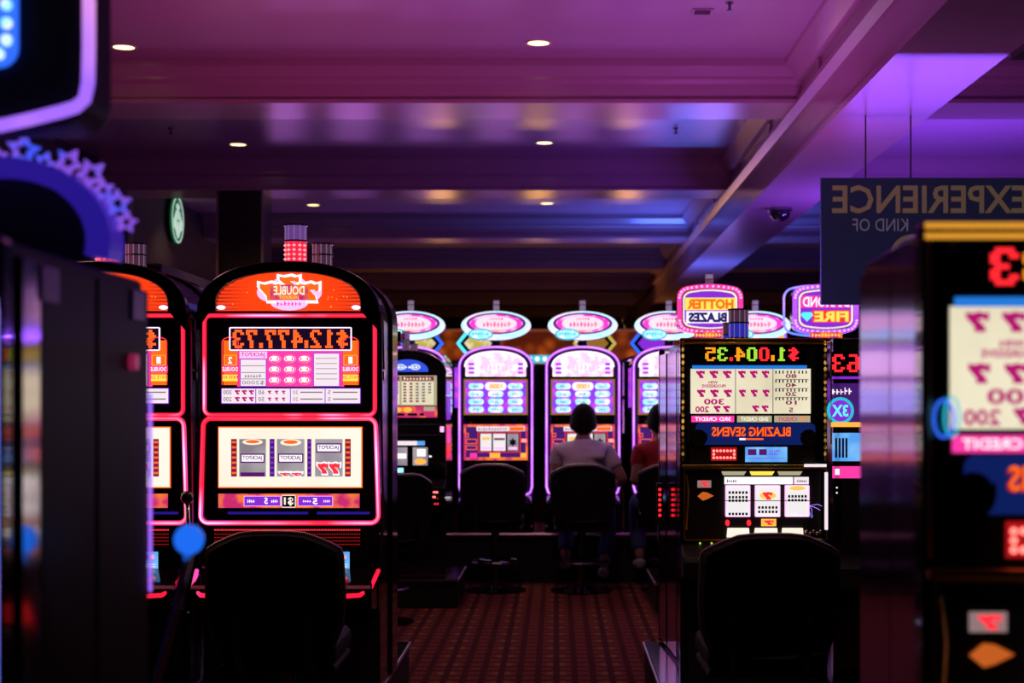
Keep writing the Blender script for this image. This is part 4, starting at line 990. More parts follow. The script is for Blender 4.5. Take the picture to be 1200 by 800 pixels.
# ---------------------------------------------------------------- violet arched machines of the back row
def violet_machine(label, loc, lit=True):
    R = thing('slot_machine', label, 'slot machine', loc, 0, 'violet arched slot machines in the back row')
    A = Art(581, 148, R); X, Z = A.x, A.z
    hw = 0.300; zs = Z(430); zt = Z(405)
    MB().prism(arch(-hw, hw, 0.02, zs, zt, 20, 0.9), 0.03, 0.62).build('cabinet', 'black_gloss', R, bevel=0.01)
    MB().ring(arch(-hw+0.002, hw-0.002, Z(580), zs, zt, 20, 0.9), arch(X(544.5), X(617.5), Z(575), Z(430), Z(411.5), 20, 0.9), -0.005, 0.035).build('fascia', 'purple_metal', R)
    # neon outline with inward curls at the foot
    ol = arch(X(538.5), X(623.5), Z(570), Z(430), Z(406.5), 24, 0.9)[2:]
    path = [(X(616), Z(580)), (X(621.5), Z(576.5)), (X(623.5), Z(570))]+[(x, z) for x, z in ol]+[(X(538.5), Z(570)), (X(540.5), Z(576.5)), (X(546), Z(580))]
    fine = []
    for (a, b), (c, d_) in zip(path, path[1:]):
        k = max(1, int(math.hypot(c-a, d_-b)/0.06)); fine += [(a+(c-a)*i/k, -0.014, b+(d_-b)*i/k) for i in range(k)]
    fine.append((path[-1][0], -0.014, path[-1][1]))
    MB().tube(fine, 0.0105, 8).build('neon_outline', 'neon_violet', R, smooth=True)
    MB().tube([(x, y_-0.0115, z) for x, y_, z in fine], 0.0048, 6).build('neon_core', 'neon_violet_core', R, smooth=True)
    MB().tube([(x, -0.012, z) for x, z in arch(X(545), X(617), Z(440), Z(430), Z(412), 24, 0.9)[2:]], 0.0075, 6).build('marquee_neon', 'neon_white_pink', R, smooth=True)
    # marquee
    mq = MB().prism(arch(X(545.5), X(616.5), Z(441), Z(431), Z(413), 20, 0.9), -0.004, 0.0).build('marquee', 'pink_print', R)
    q = MB(); put_marks(q, X(563), X(602), Z(434), Z(426), -0.006, 8, 11); put_marks(q, X(573), X(590), Z(422), Z(418), -0.006, 5, 12); put_marks(q, X(568), X(596), Z(440), Z(436.5), -0.006, 9, 13)
    q.build('print_marks', 'pink_lit', mq)
    for a_, b_ in ((549, 556), (607, 613)):
        q = MB()
        for k in range(3): put_rect(q, X(a_), X(b_), Z(428+5*k), Z(425+5*k), -0.006)
        q.build('side_print', 'purple_print', mq)
    # award glass with bubbles
    G = A.panel('award_glass', 543.5, 618.5, 444, 486, -0.006, 'brass_print', R, 0.006)
    A.panel('award_field', 545.5, 616.5, 446, 484, -0.008, 'purple_print', G, 0.003)
    for i, cx in enumerate((558, 581, 604)):
        for j, cz in enumerate((452.5, 461.5, 470.5, 479.5)):
            big = (i == 1 and j == 0)
            hx, hz = (0.085, 0.032) if big else (0.060, 0.024)
            MB().prism(rrect(X(cx)-hx, X(cx)+hx, Z(cz)-hz, Z(cz)+hz, hz*0.95, 4), -0.012, -0.008).build('award_pill', 'cyan_pill' if not big else 'white_lit', G)
            if big: put_text(MB(), '1000', X(cx)-0.052, X(cx)+0.052, Z(cz)-0.022, Z(cz)+0.022, -0.013, 0.05).build('lettering', 'amber_lit', G)
            else: put_marks(MB(), X(cx)-0.025, X(cx)+0.025, Z(cz)-0.012, Z(cz)+0.012, -0.013, 3, 20+i*4+j).build('print_marks', 'purple_lit' if (i+j) % 3 else 'grey_ink', G)
    A.panel('black_gap', 543.5, 618.5, 486, 497, -0.004, 'black_glass', R, 0.006)
    # reel glass
    L = A.panel('reel_glass', 543.5, 618.5, 497, 539, -0.006, 'rust_print', R, 0.006)
    A.panel('reel_field', 546, 616, 500, 535.5, -0.008, 'purple_dim', L, 0.003)
    A.panel('strip_white', 558.5, 615, 499.5, 505, -0.010, 'white_soft', L, 0.002); A.panel('strip_orange', 597, 614, 500, 504.5, -0.0112, 'orange_lit', L, 0.002)
    put_marks(MB(), X(560), X(595), Z(504), Z(500.5), -0.0108, 11, 40).build('print_marks', 'grey_ink', L)
    A.panel('reel_surround', 560.5, 609.5, 506.5, 529.5, -0.010, 'dark_ink', L, 0.002); A.frame('reel_border', 560, 610, 506, 530, 0.006, -0.0115, 'red_lit', L, 0.003)
    for k, (a, b) in enumerate(((563, 576), (578, 592.5), (594.5, 607.5))):
        A.panel('reel', a, b, 508, 528, -0.0125, 'white_reel' if k < 2 else 'grey_reel', L, 0.002)
        if k == 0: A.panel('symbol', a+2, b-2, 512, 515.5, -0.0133, 'gold_ink', L, 0.001)
        if k == 1: A.panel('symbol', a+1, b-1, 513, 515.5, -0.0133, 'maroon_ink', L, 0.001)
        if k == 2: MB().prism(star(X((a+b)/2), Z(518), 0.035, 0.020, 90, 6), -0.0133, -0.0126).build('symbol', 'dark_ink', L)
        A.panel('symbol', a+1.5, b-1.5, 523.5, 526.5, -0.0133, 'pink_lit', L, 0.001)
    for a, b, c, d_ in ((545.5, 549.5, 507, 512.5), (546, 559, 514, 520), (546, 559, 521.5, 527)):
        A.frame('side_box', a, b, c, d_, 0.006, -0.0115, 'orange_lit', L, 0.003)
    for a, b, c, d_, mt in ((611, 617, 514, 518, 'red_hot'), (574, 586, 530.5, 536.5, 'amber_lit'), (610, 617, 530.5, 536, 'amber_lit'), (551, 559, 530.5, 536.5, 'magenta_lit')):
        A.panel('lit_button', a, b, c, d_, -0.0125, mt, L, 0.004)
    # lower body
    MB().prism([(-hw+0.01, Z(540)), (hw-0.01, Z(540)), (hw-0.01, Z(570)), (hw-0.04, Z(580)), (-hw+0.04, Z(580)), (-hw+0.01, Z(570))][::-1], -0.004, 0.03).build('bill_panel', 'black_gloss', R)
    A.panel('bill_acceptor', 606, 614, 549, 562, -0.03, 'dark_chrome', R, 0.028); A.panel('bill_lamp', 608, 612, 552, 556, -0.033, 'blue_screen', R, 0.003)
    zd = Z(582)
    MB().prism_x([(0.03, zd+0.03), (-0.16, zd-0.02), (-0.18, zd-0.04), (-0.18, zd-0.10), (0.03, zd-0.14)], -hw+0.01, hw-0.01).build('button_deck', 'black_gloss', R, bevel=0.006)
    for k in range(5): MB().box(-0.2+0.085*k, -0.145+0.085*k, -0.13, -0.10, zd-0.004, zd+0.008).build('deck_button', ('white_soft', 'red_dim', 'amber_lit', 'red_dim', 'cyan_lit')[k], R, bevel=0.003)
    MB().box(-hw+0.02, hw-0.02, 0.0, 0.035, 0.40, zd-0.15).build('stand_door', 'black_matte', R)
    # oval topper on a post
    MB().tube([(0, 0.12, zt-0.02), (0, 0.12, Z(398)+0.02)], 0.035, 10).build('topper_post', 'dark_chrome', R)
    T = MB().prism(ell(0, Z(381), 0.278, 0.116, 40), 0.06, 0.16).build('oval_topper', 'purple_metal', R)
    MB().ring(ell(0, Z(381), 0.278, 0.116, 40), ell(0, Z(378.5), 0.236, 0.086, 40), 0.045, 0.062).build('topper_ring', 'topper_ring_glow', T)
    MB().ring(ell(0, Z(378.5), 0.235, 0.085, 40), ell(0, Z(378.5), 0.214, 0.073, 40), 0.050, 0.062).build('topper_lip', 'purple_ink', T)
    MB().prism(ell(0, Z(378.5), 0.214, 0.073, 36), 0.054, 0.060).build('topper_face', 'topper_face_glow', T)
    MB().prism(ell(0, Z(378.5), 0.165, 0.058, 36), 0.052, 0.055).build('topper_plate', 'white_soft', T)
    q = MB(); put_marks(q, -0.105, 0.12, Z(382.5), Z(376), 0.050, 8, 14); put_marks(q, -0.05, 0.06, Z(374.5), Z(371.5), 0.050, 5, 15); q.build('print_marks', 'magenta_lit', T)
    q = MB(); put_marks(q, -0.06, 0.07, Z(388), Z(384.5), 0.050, 6, 16); q.build('print_marks', 'amber_lit', T)
    B = MB().prism(ell(X(563), Z(391.5), 0.095, 0.042, 28), 0.02, 0.05).build('badge', 'cyan_pill', R)
    MB().ring(ell(X(563), Z(391.5), 0.100, 0.046, 28), ell(X(563), Z(391.5), 0.086, 0.035, 28), 0.012, 0.022).build('badge_ring', 'teal_lit', B)
    put_marks(MB(), X(553), X(573), Z(393), Z(388.5), 0.016, 6, 17).build('print_marks', 'teal_lit', B)
    tower(R, [(0.045, 'tower_grey'), (0.030, 'tower_grey')], 0.0, 0.11, Z(381)+0.112, 0.024)
    return R
glow('topper_ring_glow', (0.55, 0.90, 1.0), 1.15, (1.0, 0.70, 1.0), 1.2, 'noise', 3.0, 0.45, 0.6)
glow('topper_face_glow', (0.90, 0.05, 0.62), 1.1, (1.0, 0.55, 0.90), 1.2, 'noise', 14, 0.45, 0.6)
DV = F/148
vps = [276, 378, 480, 581, 683, 785, 887]
names = ['violet arched machine in the back row, hidden behind the red arched machine', 'violet arched machine in the back row, behind the left bank',
         'violet arched machine in the back row, mostly behind the cream paytable machine', 'violet arched machine with oval topper behind the empty chair',
         'violet arched machine with oval topper in front of the seated player', 'violet arched machine with oval topper beside the gold trimmed bank', 'violet arched machine in the back row, hidden behind the gold trimmed machine']
v1 = violet_machine(names[3], (at(581, DV), DV, 0.0))
for p, n_ in zip(vps, names):
    if p != 581: dup(v1, (at(p, DV), DV, 0.0), 0, n_)
t = thing('foot_rail', 'long low plinth with bright foot rail under the back row', 'foot rail', (0, 11.86, 0))
MB().box(-3.6, 2.1, 0.06, 0.27, 0, 0.36).build('plinth', 'black_matte', t)
MB().tube([(-3.6, 0.03, 0.375), (2.1, 0.03, 0.375)], 0.016, 8).build('rail', 'rail_metal', t) if 'rail_metal' in M else None
# ---------------------------------------------------------------- cream paytable machine (second bank, left)
def cream_machine():
    d = F/171; R = thing('slot_machine', 'black arched slot machine with blue marquee and cream paytable behind the red one', 'slot machine', (at(478, d), d, 0))
    A = Art(478, 171, R); X, Z = A.x, A.z; hw = 0.262; zs = Z(438); zt = Z(411)
    MB().prism(arch(-hw, hw, 0.2, zs, zt, 22, 0.95), 0.02, 0.62).build('cabinet', 'side_gloss', R, bevel=0.01)
    MB().prism(arch(-hw, hw, Z(600), zs, zt, 22, 0.95), -0.012, 0.02).build('fascia', 'black_gloss', R, bevel=0.006)
    MB().tube([(x, -0.014, z) for x, z in arch(-hw, hw, Z(440), zs, zt, 22, 0.95)[2:]], 0.005, 6).build('hood_trim', 'purple_metal', R)
    mq = MB().prism(arch(X(454), X(502), Z(435.5), Z(434), Z(421), 20), -0.018, -0.012).build('marquee', 'blue_marquee', R)
    for cx in (470, 487): MB().prism(ell(X(cx), Z(430), 0.035, 0.020, 16), -0.0195, -0.018).build('marquee_oval', 'blue_screen', mq); MB().ring(ell(X(cx), Z(430), 0.035, 0.020, 16), ell(X(cx), Z(430), 0.028, 0.014, 16), -0.021, -0.019).build('oval_ring', 'white_soft', mq)
    put_marks(MB(), X(466), X(491), Z(431.5), Z(428.5), -0.0205, 6, 18).build('print_marks', 'white_lit', mq)
    G = A.panel('paytable_glass', 444, 512, 440, 475, -0.018, 'cream_dim', R, 0.006)
    for a, b in ((445, 468.5), (471, 508.5)):
        A.panel('pay_panel', a, b, 447, 474, -0.0195, 'cream_pay', G, 0.002)
        A.panel('pay_header', a, b, 441, 446, -0.0195, 'maroon_ink', G, 0.002); put_marks(MB(), X(a+2), X(b-2), Z(445.2), Z(441.8), -0.0202, 9, int(a)).build('print_marks', 'cream_pay', G)
        q = MB(); q2 = MB()
        for r_ in range(7):
            for k in range(5):
                px = a+2+k*(b-a-4)/4.6
                if r_ < 4 or k < 4: put_rect(q if k < 2 or r_ == 6 else q2, X(px), X(px+3.4), Z(450.6+3.4*r_), Z(448.6+3.4*r_), -0.0200)
        q.build('pay_figures', 'maroon_ink', G); q2.build('pay_figures', 'grey_ink', G)
    O = A.panel('orange_glass', 444, 512.5, 476, 489, -0.018, 'rust_print', R, 0.006)
    for cx in (466, 478): MB().prism(ell(X(cx), Z(480), 0.030, 0.018, 16), -0.0195, -0.018).build('orange_oval', 'amber_lit', O)
    A.panel('green_panel', 497, 510, 476.5, 481.5, -0.0195, 'cream_dim', O, 0.002)
    q = MB(); 
    for a, b in ((444, 474), (478, 489), (492, 497)): put_rect(q, X(a), X(b), Z(487), Z(484), -0.0190)
    q.build('dark_bars', 'dark_ink', O)
    for qy in (497, 509.5): A.panel('chrome_strip', 440, 519, qy-0.7, qy+0.7, -0.022, 'chrome', R, 0.008)
    A.panel('white_lamp', 516, 520.5, 499.5, 506, -0.026, 'pink_lit', R, 0.006)
    A.panel('lit_strip', 444, 489, 516.5, 521.5, -0.018, 'white_soft', R, 0.006); A.panel('lit_strip', 489, 498, 516.5, 521.5, -0.018, 'blue_screen', R, 0.006)
    for a, b in ((443, 458), (463, 477.5), (484, 501.5)):
        rp = A.panel('reel_panel', a, b, 524, 545, -0.018, 'grey_reel', R, 0.006)
        if a == 484:
            A.panel('number_pad', 489, 499, 526, 534.5, -0.0195, 'white_lit', rp, 0.002); MB().prism(ell(X(493), Z(540.5), 0.040, 0.020, 16), -0.0195, -0.018).build('round_badge', 'amber_lit', rp)
        else: A.panel('ticket_window', a+3, b-1, 531, 537, -0.0195, 'white_lit', rp, 0.002)
    A.panel('blue_button', 464, 473, 548, 553.5, -0.020, 'cyan_pill', R, 0.008); A.panel('small_lamp', 503, 506, 533.5, 535.5, -0.020, 'white_lit', R, 0.008)
    zd = Z(566)
    MB().prism_x([(-0.01, zd+0.03), (-0.15, zd-0.02), (-0.16, zd-0.09), (-0.01, zd-0.12)], -hw, hw).build('button_deck', 'black_gloss', R, bevel=0.005)
    q = MB()
    for j, py in enumerate((571.5, 577)):
        for k in range(3 if j else 4): MB().ball((X(506+2.8*k), -0.168, Z(py)-0.02), 0.0075, 8, 5).build('deck_diode', 'red_hot', R)
    for k in range(2): MB().ball((X(510+3*k), -0.020, Z(590)), 0.007, 8, 5).build('deck_diode', 'red_lit', R)
    # reflections up the right edge, put in as glowing columns
    for k, (q0, q1, mt) in enumerate(((446, 462, 'neon_lilac'), (464, 492, 'purple_lit'), (500, 520, 'magenta_lit'), (522, 536, 'red_lit'))):
        MB().box(hw, hw+0.008, 0.10, 0.14, Z(q1), Z(q0)).build('side_reflection', mt, R); MB().box(hw, hw+0.008, 0.30, 0.34, Z(q1), Z(q0)).build('side_reflection', mt, R)
    tower(R, [(0.075, 'tower_smoke'), (0.05, 'tower_purple')], X(474), 0.10, zt-0.006, 0.026); tower(R, [(0.05, 'tower_smoke')], X(483), 0.14, zt-0.010, 0.026)
    return R
glow('blue_marquee', (0.04, 0.10, 0.85), 0.9)
cream_machine()
# ---------------------------------------------------------------- far machines with hexagon toppers
def far_machine(label, px, mats):
    d = 16.5; s_ = F/d; R = thing('slot_machine', label, 'slot machine', (at(px, d), d, 0), 0, 'far machines with hexagon toppers')
    A = Art(px, s_, R)
    MB().box(-0.30, 0.30, 0, 0.6, 0, 1.85).build('cabinet', 'black_gloss', R, bevel=0.01)
    MB().box(-0.25, 0.25, -0.012, 0, 1.35, 1.78).build('front_glass', mats[2], R)
    hx = lambda w_, h_: [(-w_, 0+A.z(402)), (-w_*0.62, A.z(402)-h_), (w_*0.62, A.z(402)-h_), (w_, A.z(402)), (w_*0.62, A.z(402)+h_), (-w_*0.62, A.z(402)+h_)]
    T = MB().prism(hx(0.235, 0.115), 0.05, 0.15).build('hexagon_topper', 'black_gloss', R)
    MB().ring(hx(0.235, 0.115), hx(0.195, 0.09), 0.03, 0.05).build('hexagon_border', mats[0], T)
    MB().prism(hx(0.15, 0.065), 0.04, 0.05).build('hexagon_face', mats[1], T)
    MB().box(-0.05, 0.05, 0.08, 0.14, 1.85, A.z(402)-0.10).build('topper_post', 'dark_chrome', R)
far_machine('far slot machine with teal hexagon topper left of the empty chair machine', 560, ('cyan_lit', 'hex_face', 'purple_print'))
far_machine('far slot machine with blue hexagon topper above the cream paytable machine', 494, ('blue_lit', 'hex_face', 'purple_print'))
far_machine('far slot machine with yellow hexagon topper behind the seated player', 697, ('hex_face', 'brass_print', 'purple_print'))
far_machine('far slot machine with blue hexagon topper left of the HOTTER BLAZES sign', 764, ('blue_lit', 'purple_lit', 'purple_print'))
for k, nm in enumerate(('leftmost', 'second from the left', 'third from the left', 'fourth from the left', 'fifth from the left', 'sixth from the left', 'rightmost')):  # row added out of sight for the glossy ceiling to reflect
    R = thing('slot_machine', f'added unseen violet slot machine behind the back row, {nm} of its row', 'slot machine', (-3.5+0.92*k, 19.6, 0), 0, 'added unseen violet slot machines')
    MB().prism(arch(-0.32, 0.32, 0, 1.86, 2.02, 14), 0, 0.6).build('cabinet', 'black_gloss', R, bevel=0.01)
    MB().prism(arch(-0.27, 0.27, 1.50, 1.85, 1.98, 14), -0.012, 0).build('upper_screen', 'added_violet_glow', R)
    MB().box(-0.27, 0.27, -0.012, 0, 1.02, 1.44).build('lower_screen', 'added_violet_glow', R)
    MB().prism_x([(0, 0.86), (-0.16, 0.80), (-0.17, 0.72), (0, 0.68)], -0.31, 0.31).build('button_deck', 'black_matte', R)
t = thing('light_band', 'short band of white and cyan bulbs far behind the oval toppers', 'light band', (at(634, 18.0), 18.0, 0))
A = Art(634, 100, t)
MB().box(-0.30, 0.30, 0, 0.4, 0, A.z(426)).build('counter', 'black_gloss', t, bevel=0.01)
MB().box(-0.28, 0.28, -0.02, 0, A.z(425), A.z(416)).build('band', 'teal_lit', t)
for k in range(6): MB().ball((-0.22+0.088*k, -0.03, A.z(420.5)), 0.028, 8, 6).build('bulb', 'white_lit', t)

# ---------------------------------------------------------------- dark machine at the left edge, seen from its side
XS = -0.72; y0 = 2.0; y1 = 2.72; wd = 0.74
R = thing('slot_machine', 'dark blurred slot machine side filling the left edge, with lever', 'slot machine', (XS-wd/2, y0, 0))
h = wd/2; D = y1-y0; zt = 1.60
MB().box(-h, h-0.012, 0.03, D, 0, zt).build('cabinet', 'black_matte', R, bevel=0.01)
MB().box(h-0.012, h, 0.145, 0.40, 0.10, zt-0.02).build('side_panel', 'side_dark', R, bevel=0.003)
MB().box(h-0.012, h, 0.415, D-0.01, 0.10, zt-0.02).build('side_panel', 'side_dark', R, bevel=0.003)
MB().box(h-0.012, h, 0.074, 0.142, 0.10, zt-0.02).build('polished_strip', 'strip_mirror', R)
MB().box(-h, h+0.004, -0.02, 0.03, 0, zt).build('front_frame', 'black_gloss', R, bevel=0.01)
MB().box(-h+0.03, h-0.03, -0.026, -0.02, 0.95, zt-0.08).build('front_glass', 'cream_dim', R)
MB().box(-h+0.06, h-0.06, -0.03, -0.026, 1.05, 1.28).build('reel_window', 'white_reel', R)
MB().tube([(h-0.004, -0.03, 0.9), (h-0.004, -0.03, zt-0.1), (h-0.02, -0.03, zt+0.02), (h-0.10, -0.03, zt+0.12), (0, -0.03, zt+0.16)], 0.008, 8).build('front_neon', 'neon_blue', R, smooth=True)
MB().prism_x([(-0.02, 0.92), (-0.2, 0.86), (-0.22, 0.78), (-0.02, 0.72)], -h, h).build('button_deck', 'black_gloss', R, bevel=0.006)
for yy in (0.14, 0.60): MB().box(h, h+0.004, yy, yy+0.075, 1.525, 1.575).build('side_plate', 'lilac_plate', R, bevel=0.001)
MB().lathe([(0.014, 0), (0.014, 0.012)], (0, 0, 0), 12).build('side_lock', 'maroon_ink', R)
lk = [o for o in R.children if o.name.startswith('side_lock')][0]; lk.rotation_euler = (0, PI/2, 0); lk.location = (h, 0.595, 1.452)
MB().tube([(h, 0.42, 0.80), (h+0.05, 0.43, 0.82), (h+0.075, 0.44, 0.92), (h+0.110, 0.45, 1.05), (h+0.134, 0.45, 1.15)], 0.0085, 8).build('lever', 'chrome', R, smooth=True)
MB().ball((h+0.134, 0.45, 1.165), 0.024, 18, 12).build('lever_knob', 'blue_ball', R, smooth=True)
MB().lathe([(0.04, 0), (0.04, 0.02), (0.02, 0.03)], (0, 0, 0), 16).build('lever_socket', 'dark_chrome', R)
lk = [o for o in R.children if o.name.startswith('lever_socket')][0]; lk.rotation_euler = (0, PI/2, 0); lk.location = (h, 0.42, 0.80)
MB().tube([(h+0.002, D-0.004, 1.05), (h+0.002, D-0.004, 1.40)], 0.003, 8).build('rear_tube', 'neon_lilac', R, smooth=True)  # thin violet glowing line along the rear edge
# star crown on the roof
s_ = 720.0; dc = F/s_
K = MB(); cx, cz = at(10, dc)-(XS-wd/2), EYE+(VY-285)/s_
rx, rz = 142/s_, 108/s_
def arc(f, a0=-12, a1=192, n=30): return [(cx+rx*f*math.cos(math.radians(a0+(a1-a0)*k/n)), cz+rz*f*math.sin(math.radians(a0+(a1-a0)*k/n))) for k in range(n+1)]
cr = MB().prism(arc(0.90)+arc(0.70)[::-1], dc-y0-0.04, dc-y0+0.04).build('crown_arch', 'blue_band', R)
MB().prism(arc(0.69)+[(cx, cz-0.05)], dc-y0-0.01, dc-y0+0.03).build('crown_back', 'black_matte', R)
for i, (px, py, r_) in enumerate([(27, 176, 21), (52, 190, 13), (80, 190, 18), (107, 204, 19), (121, 223, 14), (138, 238, 17), (148, 260, 14), (-2, 184, 12), (-30, 182, 19)]):
    sx_ = at(px, dc)-(XS-wd/2); sz = EYE+(VY-py)/s_; a = math.degrees(math.atan2(sz-cz, sx_-cx)); q = r_*0.98/s_
    st = MB().ring(star(sx_, sz, q, q*0.50, a), star(sx_, sz, q*0.58, q*0.29, a), dc-y0-0.006, dc-y0+0.006).build('crown_star', 'star_glow', R)
    dx, dz = cx-sx_, cz-sz; L_ = math.hypot(dx, dz); dx, dz = dx/L_, dz/L_
    for k in (-1, 0, 1):
        bx, bz = sx_+dx*q*0.55-dz*k*q*0.28, sz+dz*q*0.55+dx*k*q*0.28
        MB().tube([(bx, dc-y0, bz), (bx+dx*q*0.65, dc-y0, bz+dz*q*0.65)], q*0.055, 6).build('star_ray', 'star_glow', st)
# big neon topper sign above it
dt_ = 2.30; s_ = F/dt_
T = MB().prism(rrect(-0.40, at(104, dt_)-(XS-wd/2), EYE+(VY-146)/s_, EYE+(VY+140)/s_, 0.05, 6), dt_-y0, dt_-y0+0.12).build('topper_sign', 'black_matte', R, bevel=0.006)
X_ = lambda p: at(p, dt_)-(XS-wd/2); Z_ = lambda p: EYE+(VY-p)/s_
npth = [(X_(107), Z_(-140)), (X_(107), Z_(60)), (X_(106), Z_(100)), (X_(102), Z_(118)), (X_(92), Z_(127)), (X_(76), Z_(132)), (X_(40), Z_(141)), (X_(4), Z_(149)), (X_(-60), Z_(156)), (X_(-140), Z_(160))]
MB().tube([(x, dt_-y0-0.012, z) for x, z in npth], 0.0095, 10).build('sign_neon', 'neon_lilac', T, smooth=True)
MB().prism(rrect(-0.36, X_(22), Z_(80), Z_(-120), 0.03, 5), dt_-y0-0.012, dt_-y0).build('sign_window', 'blue_lit', T)
for k, py in enumerate((66, 50, 30, 9, -12, -33, -55)):
    for j in range(5): MB().ball((X_(12-(9 if k == 0 else 0))-0.035*j, dt_-y0-0.016, Z_(py)), 0.0085, 10, 6).build('sign_bulb', 'cyan_pill', T)
MB().box(-0.06, 0.06, 0.32, 0.40, zt, Z_(150)).build('topper_post', 'dark_chrome', R)
# ---------------------------------------------------------------- chairs
def make_chair(label, loc, rz=0.0, w=0.235):
    R = thing('casino_chair', label, 'chair', loc, rz, 'black casino chairs')
    # backrest outline: sloping shoulders, raised rounded middle
    top = 0.945
    half = [(0.0, top), (0.06, top-0.001), (0.11, top-0.007), (0.155, top-0.024), (0.20, top-0.045), (w-0.008, top-0.062), (w, top-0.09), (w+0.004, 0.72), (w-0.005, 0.62), (w-0.035, 0.545), (0.10, 0.525)]
    loop = half+[(-x, z) for x, z in half[::-1] if x > 0]
    n = len(loop); vs = []; fs = []
    def curve(x, z, yo): return (x, yo-0.05*((z-0.53)/0.4)+0.10*(x/w)**2*0.35, z)
    for yo, k in ((-0.030, 0.94), (-0.012, 1.0), (0.030, 1.0), (0.045, 0.93)):
        vs += [curve(x*k, 0.73+(z-0.73)*(k*0.5+0.5), yo) for x, z in loop]
    for j in range(3):
        for i in range(n): fs.append((j*n+i, j*n+(i+1) % n, (j+1)*n+(i+1) % n, (j+1)*n+i))
    fs += [tuple(range(n-1, -1, -1)), tuple(3*n+i for i in range(n))]
    b = MB().add(vs, fs).build('backrest', 'vinyl', R)
    MB().tube([curve(x, z+0.005, 0.0) for x, z in (half[:7][::-1]+[(-x, z) for x, z in half[1:7]])], 0.0055, 6).build('piping', 'piping', b)
    MB().prism(rrect(-0.205, 0.205, 0.48, 0.57, 0.035, 4), 0.02, 0.44).build('seat', 'vinyl', R, bevel=0.02)
    MB().prism(rrect(-0.20, 0.20, 0.455, 0.482, 0.01, 2), 0.05, 0.43).build('seat_pan', 'black_matte', R)
    for sx in (-1, 1): MB().tube([(sx*0.12, 0.20, 0.465), (sx*0.12, 0.01, 0.47), (sx*0.12, -0.025, 0.53), (sx*0.12, -0.045, 0.66)], 0.014, 8).build('back_bracket', 'black_matte', R)
    MB().lathe([(0.06, 0.0), (0.045, 0.02), (0.032, 0.05), (0.032, 0.44), (0.05, 0.457)], (0, 0.24, 0.0), 16).build('pedestal', 'dark_chrome', R)
    MB().lathe([(0.23, 0.0), (0.23, 0.012), (0.10, 0.035), (0.05, 0.05)], (0, 0.24, 0.0), 24).build('foot_plate', 'black_gloss', R)
    MB().tube([(0.19*math.cos(a), 0.24+0.19*math.sin(a), 0.22) for a in [2*PI*k/20 for k in range(20)]], 0.010, 6, True).build('foot_ring', 'dark_chrome', R)
    for k in range(4):
        a = PI/4+k*PI/2; MB().tube([(0.03*math.cos(a), 0.24+0.03*math.sin(a), 0.22), (0.19*math.cos(a), 0.24+0.19*math.sin(a), 0.22)], 0.007, 6).build('ring_spoke', 'dark_chrome', R)
    return R
ch = make_chair('black padded chair on the left in front of the red arched machine', (at(322, 5.25), 5.25, 0))
dup(ch, (at(902, 5.15), 5.15, 0), 0.02, 'black padded chair on the right in front of the gold trimmed machine')
dup(ch, (at(577, 11.15), 11.15, 0), -0.05, 'empty black chair in the back row left of the seated player')
dup(ch, (at(683, 11.15), 11.12, 0), 0.03, 'black chair under the seated player in the pale shirt')
dup(ch, (at(786, 11.15), 11.15, 0), -0.1, 'black chair under the player in red beside the gold trimmed bank')
dup(ch, (at(470, 9.55), 9.55, 0), 0.75, 'black chair turned sideways in front of the cream paytable machine')
